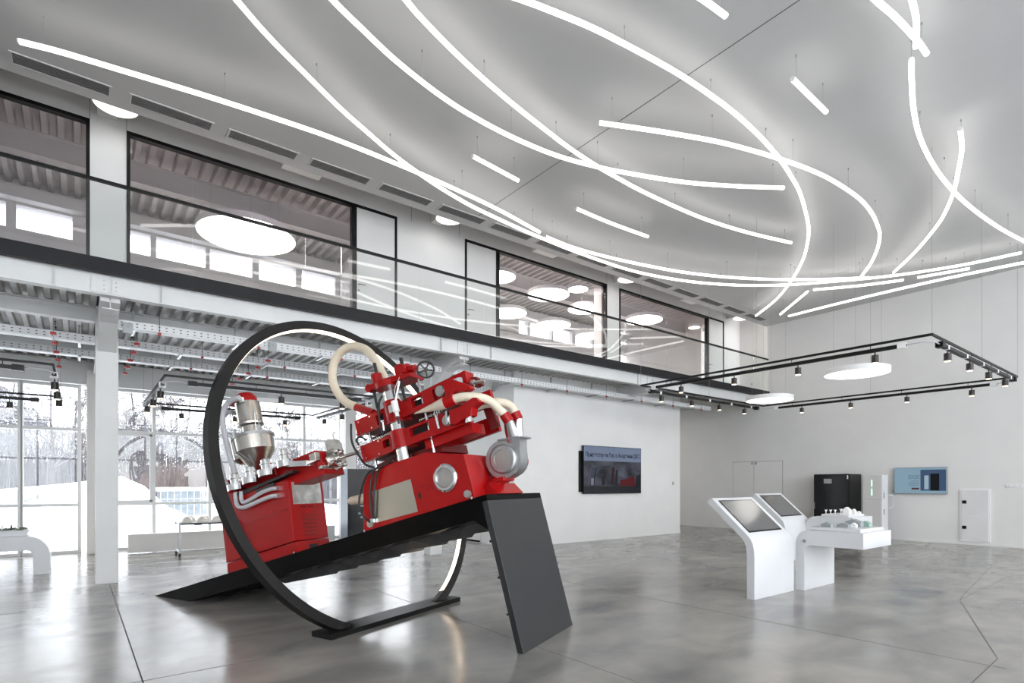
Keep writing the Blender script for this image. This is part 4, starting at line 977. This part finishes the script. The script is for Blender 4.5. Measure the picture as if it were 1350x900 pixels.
MB().box(-.003, 0, -.01, .02, 1.53, 1.72).box(-.003, 0, -.01, .02, 1.28, 1.47).build('status_light', 'green_light', wrk)
MB().box(.10, .16, -.262, -.25, 1.2, 1.36).box(.10, .16, -.262, -.25, .75, .9).build('side_latch', 'grey_plastic', wrk)
MB().tube(smooth_path([(.42, -.27, 1.3), (.6, -.33, 1.25), (.62, -.33, 1.0), (.45, -.27, .9)], 5), .008, n=6).build('side_cable', 'lamp_white', wrk)
# blue wall screen
tv = thing('wall_screen', 'wide blue wall screen showing a white and a black cabinet', 'screen', (18.52, 5.34, 1.70))
MB().box(-.02, .08, -.62, .62, -.37, .37).build('screen_casing', 'grey_plastic', tv, bevel=.006)
def yz(y0, y1, z0, z1, m_, name, x=-.0235): MB().box(x, -.0195, y0, y1, z0, z1).build(name, m_, tv)
yz(-.605, .605, -.355, .355, 'pic_sky', 'picture', -.022)
yz(-.60, -.02, -.28, .30, 'pic_navy', 'picture_backdrop', -.0228)
yz(-.21, -.11, -.24, .14, 'pic_pale', 'picture_white_cabinet', -.0236)
yz(-.45, -.25, -.28, .19, 'pic_black', 'picture_black_cabinet', -.0236)
yz(.01, .19, -.25, -.20, 'pic_tag', 'picture_button', -.0236)
MX = lambda px, py, pz: Matrix.Translation((px, py, pz)) @ Matrix(((0, 0, -1, 0), (-1, 0, 0, 0), (0, 1, 0, 0), (0, 0, 0, 1)))
text_mesh('EXOS', .15, 'pic_ink', 'picture_title', tv, MX(-.0245, .135, .05), .25)
ln = MB()
for z_ in (-.02, -.07, -.10, -.14): ln.box(-.0236, -.0195, .02, .26 if z_ != -.02 else .2, z_, z_ + .012)
ln.build('picture_text_lines', 'pic_ink', tv)
# electrical box
eb = thing('electrical_cabinet', 'white two door electrical cabinet flush in the wall with black latches', 'cabinet', (XW, 4.145, .78))
MB().box(-.03, -.001, -.32, .32, -.70, .70).build('cabinet_frame', 'white_plastic', eb, bevel=.004)
for z0, z1 in ((-.66, -.01), (.01, .66)):
    dd = MB().box(-.042, -.03, -.28, .28, z0, z1).build('cabinet_door', 'steel_paint', eb, bevel=.003)
    MB().box(-.052, -.042, .17, .26, (z0 + z1) / 2 - .03, (z0 + z1) / 2 + .055).build('latch', 'screen_black', dd)
so = thing('socket_strip', 'white row of three wall sockets beyond the electrical cabinet', 'socket', (XW, 3.36, 1.56))
MB().box(-.012, -.001, -.17, .17, -.045, .045).build('socket_plate', 'white_plastic', so, bevel=.004)
for i in range(3): MB().cyl((-.013, -.11 + .11 * i, 0), (-.012, -.11 + .11 * i, 0), .03, n=14).build('socket_face', 'grey_white_paint', so)

# ------------------------------------------------------------------ welcome screen on the media wall
ws = thing('video_wall', 'large dark video wall on the white wall with a Russian welcome line', 'screen', (12.25, 11.0, 2.005))
MB().box(-1.23, 1.23, -.0, .045, -.675, .675).build('panel', 'screen_black', ws, bevel=.004)
MB().box(-1.32, 1.1, .045, .10, -.62, .52).build('mounting_frame', 'screen_black', ws)
MB().quad([(-1.215, -.003, -.66), (1.215, -.003, -.66), (1.215, -.003, .66), (-1.215, -.003, .66)]).build('picture', 'welcome_picture', ws)
TM = lambda px, py, pz: Matrix.Translation((px, py, pz)) @ Matrix(((1, 0, 0, 0), (0, 0, -1, 0), (0, 1, 0, 0), (0, 0, 0, 1)))
text_mesh('Приветствуем Вас в Академии ДКС', .17, 'pic_text', 'welcome_line', ws, TM(0, -.006, .37), 2.3)
def pic(poly, m_, name='picture_shape', y=-.005): MB().prism(poly, 'y', y - .0005, y + .001).build(name, m_, ws)
pic([(-1.05, -.43), (-.98, -.43), (-.90, .15), (-.60, .08), (-.55, .03), (-.86, .08), (-.98, .05)], 'pic_grey', 'picture_portal')
pic([(-.93, -.43), (-.82, -.43), (-.82, -.24), (-.93, -.24)], 'pic_light', 'picture_stand'); pic([(-.78, -.43), (-.66, -.43), (-.66, -.25), (-.78, -.25)], 'pic_grey', 'picture_stand')
pic([(-.85, -.42), (-.78, -.05), (-.76, .06), (-.10, .13), (-.10, .115), (-.72, .04), (-.80, -.42)], 'pic_dark', 'picture_frame_line')
pic([(-.14, -.43), (.02, -.43), (.05, .08), (-.06, .08)], 'pic_maroon', 'picture_panel'); pic([(.06, -.43), (.16, -.43), (.18, .02), (.08, .0)], 'pic_dark', 'picture_panel')
pic([(.28, -.46), (.95, -.46), (.90, -.15), (.72, -.2), (.55, -.26), (.28, -.28)], 'pic_red', 'picture_machine')
pic([(.95, -.46), (1.2, -.50), (1.2, -.10), (1.0, -.15)], 'pic_dark', 'picture_shadow'); pic([(.74, .12), (.78, .12), (1.12, -.2), (1.10, -.22)], 'pic_grey', 'picture_beam')
pic([(-.5, -.43), (-.36, -.43), (-.36, -.2), (-.5, -.2)], 'pic_dark', 'picture_doorway')
sp = MB().box(-.002, .002, -.0055, -.004, -.66, .66).box(-1.215, 1.215, -.0055, -.004, -.002, .002); sp.build('panel_joint', 'pic_dark', ws)
t = thing('wall_button', 'tiny grey button plate on the white wall between video wall and corner', 'button', (15.2, YP, 1.63)); MB().box(-.04, .04, -.012, -.001, -.05, .05).build('button_plate', 'aluminium', t, bevel=.003)

# ------------------------------------------------------------------ things under the gallery
cb = thing('control_cabinet', 'tall dark control cabinet with blue grey side, behind the red press', 'cabinet', (5.55, 14.2, 0))
MB().box(0, 1.0, 0, .5, 0, 2.0).build('cabinet_body', 'cabinet_side', cb, bevel=.006)
MB().box(.0, 1.0, -.03, 0, 0, 2.0).build('glass_front', 'screen_black', cb, bevel=.003)
m = MB()
for i, (x_, z_) in enumerate(((.25, 1.2), (.32, 1.0), (.28, .8), (.34, .7))): m.box(x_, x_ + .12, -.034, -.03, z_, z_ + .05)
m.build('control_row', 'grey_plastic', cb)
rb = MB().box(.88, 5.7, 15.5, 15.62, .02, .44).box(.88, 5.7, 15.62, 15.72, .40, .44).build('window_bench', 'warm_white_paint', None, bevel=.003)
tag(rb, 'long low cream box running under the windows behind the trolley', 'bench')
# bench at the left with planter
prof = [(0, 0), (0, .36), (-.02, .46), (-.07, .55), (-.14, .62), (-.22, .66), (-.32, .68), (-3.6, .68), (-3.6, 0), (-3.37, 0), (-3.37, .43), (-.32, .43), (-.27, .415), (-.24, .38), (-.23, .33), (-.23, 0)]
bn = MB().prism(prof, 'y', 0, .62, smooth=True).build('arched_bench', 'kiosk_white', None, bevel=.003); bn.location = (-.42, 13.0, 0)
tag(bn, 'white bench with a rounded shoulder carrying the moss tray before the windows', 'bench')
pl = thing('planter_tray', 'white tray of green moss lying on the arched bench', 'planter', (-.72, 13.08, .682))
MB().prism([(-3.0, 0), (-.04, 0), (.02, .10), (-3.06, .10)], 'y', 0, .5).build('tray_body', 'kiosk_white', pl, bevel=.003)
random.seed(5)
g = MB()
for i in range(260):
    x_, y_ = random.uniform(-3, -.03), random.uniform(.04, .46); g.sphere((x_, y_, .105), random.uniform(.02, .04), n=6, m=3, half=True)
mo = g.build('moss_bed', 'moss', pl); mo['kind'] = 'stuff'
for i, (x_, c_) in enumerate(((-.86, 'model_white'), (-.95, 'rubber_black'), (-1.07, 'model_white'), (-1.17, 'rubber_black'))):
    lab = ['small white', 'small black', 'small white', 'small black'][i] + ' figure standing in the moss tray, ' + ordw(i) + ' from the rounded bench end'
    t = thing('miniature_figure', lab, 'scale model', (x_, 13.2, .79), 0, 'figures in the moss tray')
    MB().box(-.015, .015, -.01, .01, 0, .07).sphere((0, 0, .085), .014, n=8, m=6).build('figure_body', c_, t)
# trolley with helmets
tr = thing('display_trolley', 'wheeled trolley with thin steel frame and black rail by the windows', 'trolley', (1.72, 14.15, 0))
MB().box(0, 2.2, 0, .62, .735, .75).build('trolley_top', 'white_plastic', tr); MB().box(0, 2.2, -.012, .012, .70, .735).box(0, 2.2, .61, .634, .70, .735).build('rail', 'rubber_black', tr)
MB().box(.3, .45, -.02, .02, .685, .735).box(.95, 1.02, -.02, .02, .685, .735).build('rail_clamp', 'rubber_black', tr)
for x_, y_ in ((.02, .31), (2.18, .31)):
    lg = MB().box(x_ - .02, x_ + .02, y_ - .33, y_ - .29, .10, .73).build('leg', 'aluminium', tr)
    MB().box(x_ - .02, x_ + .02, y_ - .31, y_ + .31, .09, .12).build('foot_bar', 'aluminium', lg)
    for yy in (-.28, .28):
        cs = MB().cyl((x_ - .02, y_ + yy, .037), (x_ + .02, y_ + yy, .037), .037, n=14).build('caster', 'rubber_black', lg)
helm = None
k_ = 0
for row in (0, 1):
    for i in range(7):
        x_ = 1.90 + i * .30 + row * .1; y_ = 14.30 + row * .28
        lab = 'cream safety helmet on the trolley, %s in the %s row from the caster end' % (ordw(i), ('front', 'back')[row])
        if helm is None:
            helm = thing('safety_helmet', lab, 'helmet', (x_, y_, .752), 0, 'helmets on the trolley')
            MB().sphere((0, 0, .012), .128, n=20, m=8, half=True, sc=(.86, 1, .95)).build('shell', 'helmet_cream', helm)
            MB().lathe((0, 0, .008), [(.10, 0), (.135, 0), (.135, .008), (.10, .012)], n=24).box(-.02, .02, -.16, -.10, .006, .014).build('brim', 'helmet_cream', helm)
            MB().tube([(0, .128 * math.sin(q), .016 + .123 * math.cos(q)) for q in [PI * (j / 12 - .5) * .95 for j in range(13)]], .008, n=6).build('ridge', 'helmet_cream', helm)
        else:
            h = copy_tree(helm); h.location = (x_, y_, .752); h['label'] = lab

# ------------------------------------------------------------------ outdoors
random.seed(11)
def ground_h(x, y):
    h = -.15
    for cx, cy, rx, ry, hh in ((-2.6, 25, 3.0, 1.6, 1.45), (0.9, 26, 2.3, 1.8, 1.75), (1.7, 25, 1.0, 1.2, .5), (6.5, 33, 8, 3, .9), (-8, 27, 4, 2, 1.5), (10, 24, 5, 3, .7), (3.2, 22, 2.4, 1.2, .55), (-.3, 21, 1.6, .9, .45), (16, 27, 6, 3, 1.3)):
        d = ((x - cx) / rx) ** 2 + ((y - cy) / ry) ** 2
        if d < 4: h += hh * math.exp(-d * 1.2)
    h += .06 * math.sin(x * 2.3 + y) * math.sin(y * 1.9 - x * .6) + .05 * math.sin(x * .7) * math.cos(y * .9)
    return h
g = MB(); gx, gy = 110, 70
V = [[g.bm.verts.new((-30 + 80 * i / gx, 16.85 + 55 * (j / gy) ** 1.5, 0)) for j in range(gy + 1)] for i in range(gx + 1)]
for r_ in V:
    for v in r_:
        v.co.z = (ground_h(v.co.x, v.co.y) if v.co.y > 17.3 else -.15) + (random.uniform(-.05, .05) if v.co.y > 19 and ground_h(v.co.x, v.co.y) > .2 else random.uniform(-.01, .01))
for i in range(gx):
    for j in range(gy): g.face([V[i][j], V[i + 1][j], V[i + 1][j + 1], V[i][j + 1]], True)
sn = g.build('snow_ground', 'snow'); tag(sn, 'deep white snow with ploughed heaps outside the windows', 'snow', kind='stuff')
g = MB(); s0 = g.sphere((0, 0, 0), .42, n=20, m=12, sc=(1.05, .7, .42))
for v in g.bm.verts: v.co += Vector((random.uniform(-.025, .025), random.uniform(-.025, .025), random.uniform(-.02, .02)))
sb = g.build('snow_boulder', 'snow_shaded'); sb.location = (-1.45, 24.2, 1.22); tag(sb, 'rough round snow lump on top of the low snow heap', 'snow lump')
# ground on the camera side, outside the rear glazing
tag(MB().box(-40, 50, -40, YB - .25, -.4, -.2).build('snow_field', 'snow'), 'flat snowy ground outside the rear glazing', 'snow', kind='stuff')
# shed
sh = thing('greenhouse_shed', 'low grey translucent shed with a snowy roof among the bare trees', 'shed', (3.9, 30.2, .0))
MB().box(-.95, .95, 0, 1.6, .1, 1.28).build('shed_walls', 'polycarbonate', sh)
m = MB()
for i in range(8): m.box(-.96 + i * .27, -.94 + i * .27, -.012, 0, .1, 1.28)
m.box(-.96, .96, -.014, 0, .9, .92); m.build('shed_battens', 'steel_paint', sh)
MB().prism([(-1.08, 1.28), (1.08, 1.28), (1.04, 1.40), (.9, 1.45), (-.9, 1.45), (-1.04, 1.40)], 'y', -.1, 1.7).build('roof_snow', 'snow', sh, bevel=.02)
fn = thing('site_fence', 'long pale grey panel fence far behind the snow heaps and birches', 'fence', (-3.6, 58, -.2))
MB().box(-14, 6, 0, .1, 0, 3.4).build('fence_panels', 'fence_grey', fn)
m = MB()
for i in range(11): m.box(-14 + i * 2, -13.9 + i * 2, -.05, 0, 0, 3.5)
m.box(-14, 6, -.04, 0, 2.1, 2.25); m.build('fence_posts', 'brush_grey', fn)
# bare trees
def tree_mesh(seed, h, r0, spread, levels=4, nb=5, droop=0.0, twig_r=.006):
    rnd = random.Random(seed); tk = MB(); br = MB()
    path = [Vector((0, 0, 0))]; d = Vector((rnd.uniform(-.08, .08), rnd.uniform(-.08, .08), 1)).normalized()
    for i in range(8):
        d = (d + Vector((rnd.uniform(-.09, .09), rnd.uniform(-.09, .09), 0))).normalized(); path.append(path[-1] + d * h / 8)
    tk.tube(path, r0, n=8, r_end=r0 * .18)
    def branch(p, d, L, r, lev):
        pts = [p]; q = d.copy()
        for i in range(3):
            q = (q + Vector((rnd.uniform(-.22, .22), rnd.uniform(-.22, .22), rnd.uniform(-.05, .16) - droop * (levels - lev)))).normalized(); pts.append(pts[-1] + q * L / 3)
        br.tube(pts, max(r, twig_r), n=4 if lev < levels else 5, cap=False, smooth=False, r_end=max(r * .45, twig_r * .7))
        if lev > 1:
            for k_ in range(nb):
                f_ = rnd.uniform(.25, 1); i = min(2, int(f_ * 3)); pp = pts[i].lerp(pts[i + 1], f_ * 3 - i)
                dd = (q + Vector((rnd.uniform(-1, 1), rnd.uniform(-1, 1), rnd.uniform(-.4, .7))) * spread).normalized()
                branch(pp, dd, L * rnd.uniform(.45, .65), r * .5, lev - 1)
    for k_ in range(15):
        f_ = rnd.uniform(.22, .98); i = min(7, int(f_ * 8)); pp = path[i].lerp(path[i + 1], f_ * 8 - i)
        an = rnd.uniform(0, 2 * PI); dd = Vector((math.cos(an), math.sin(an), rnd.uniform(.4, 1.1))).normalized()
        branch(pp, dd, h * (1 - f_ * .7) * rnd.uniform(.22, .36), r0 * .4 * (1.1 - f_), levels - 1)
    return tk, br
def tree(x, y, proto, lab, name='bare_tree', rz=0, sc=1):
    t = copy_tree(proto); t.name = name; t.location = (x, y, -.2); t.rotation_euler = (0, 0, rz); t.scale = (sc, sc, sc); t['label'] = lab; return t
protos = []
for i, (seed, h, r0, sp_, dr, bm_, tm) in enumerate(((1, 10.5, .09, .8, .04, 'bark_grey', 'brush_grey'), (2, 8.5, .07, .9, .0, 'bark_grey', 'twig_brown'), (3, 11.5, .08, .7, .10, 'bark_birch', 'brush_grey'), (4, 6.5, .08, 1.0, .0, 'bark_grey', 'bark_grey'))):
    tk, br = tree_mesh(seed, h, r0, sp_, nb=5, droop=dr, levels=5, twig_r=.0125 if i != 3 else .009)
    t = thing('bare_tree', '', 'tree', (0, 0, -.2), 0, 'bare winter trees outside')
    tk.build('trunk', bm_, t); br.build('branches', tm, t); protos.append(t)
spots = [(-3.9, 29, 2, .85, 'white stemmed leafless birch behind the arched bench, beside a window mullion'),
         (-.9, 31, 0, .85, 'leafless grey tree with a leaning trunk close beside the white column'),
         (1.9, 26.5, 3, 1.0, 'near leafless tree with wide dark boughs over the tall snow heap'),
         (4.6, 38, 2, 1.0, 'tall pale birch rising straight above the snowy shed roof')]
whr = ['behind the grey fence', 'over the grey fence end', 'behind the tall snow heap', 'beyond the snowy shed', 'seen inside the black ring', 'seen behind the steel hopper', 'seen behind the extruder head', 'seen between the two red machines']
kindw = {0: 'tall grey', 1: 'smaller brownish', 2: 'slender pale birch like'}
rows = [('in the near row', 41), ('in the middle row', 46), ('in the far row', 52)]
for ri, (rw_, yy) in enumerate(rows):
    for ci in range(8):
        p = (ci * 2 + ri) % 3
        spots.append((-9 + ci * 4.2 + ri * 1.4, yy + (ci % 3), p, .85 + .1 * ((ci + ri) % 3), '%s bare tree %s, %s' % (kindw[p], rw_, whr[ci])))
used = set()
for i, (x, y, p, sc, lab) in enumerate(spots):
    if p not in used: used.add(p); t = protos[p]; t.location = (x, y, -.2); t.scale = (sc,) * 3; t['label'] = lab
    else: tree(x, y, protos[p], lab, rz=i * 1.1, sc=sc)
if 1 not in used: raise RuntimeError
# thicket of twigs
g = MB(); random.seed(9)
for i in range(8500):
    x = random.uniform(-16, 34); y = random.uniform(39, 56); h = random.uniform(1.8, 5.6) * (1.25 if random.random() < .2 else 1)
    p = Vector((x, y, -.2)); q = p + Vector((random.uniform(-.5, .5), random.uniform(-.3, .3), h)); g.cyl(p, q, .022, .008, n=3, cap=False, smooth=False)
    for j in range(4):
        f_ = random.uniform(.35, .95); a = p.lerp(q, f_); g.cyl(a, a + Vector((random.uniform(-.6, .6), random.uniform(-.3, .3), random.uniform(.2, .8))), .012, .006, n=3, cap=False, smooth=False)
tk_ = g.build('undergrowth', 'brush_grey'); tag(tk_, 'dense leafless undergrowth and saplings beyond the snow', 'undergrowth', kind='stuff')
g = MB()
for i in range(1500):
    x = random.gauss(4.5, 1.6); y = random.uniform(33.5, 37); h = random.uniform(1.2, 3.0)
    p = Vector((x, y, -.1)); q = p + Vector((random.uniform(-.4, .4), random.uniform(-.3, .3), h)); g.cyl(p, q, .016, .007, n=3, cap=False, smooth=False)
tk_ = g.build('undergrowth', 'twig_brown'); tag(tk_, 'reddish brown bushes close behind the low shed', 'undergrowth', kind='stuff')
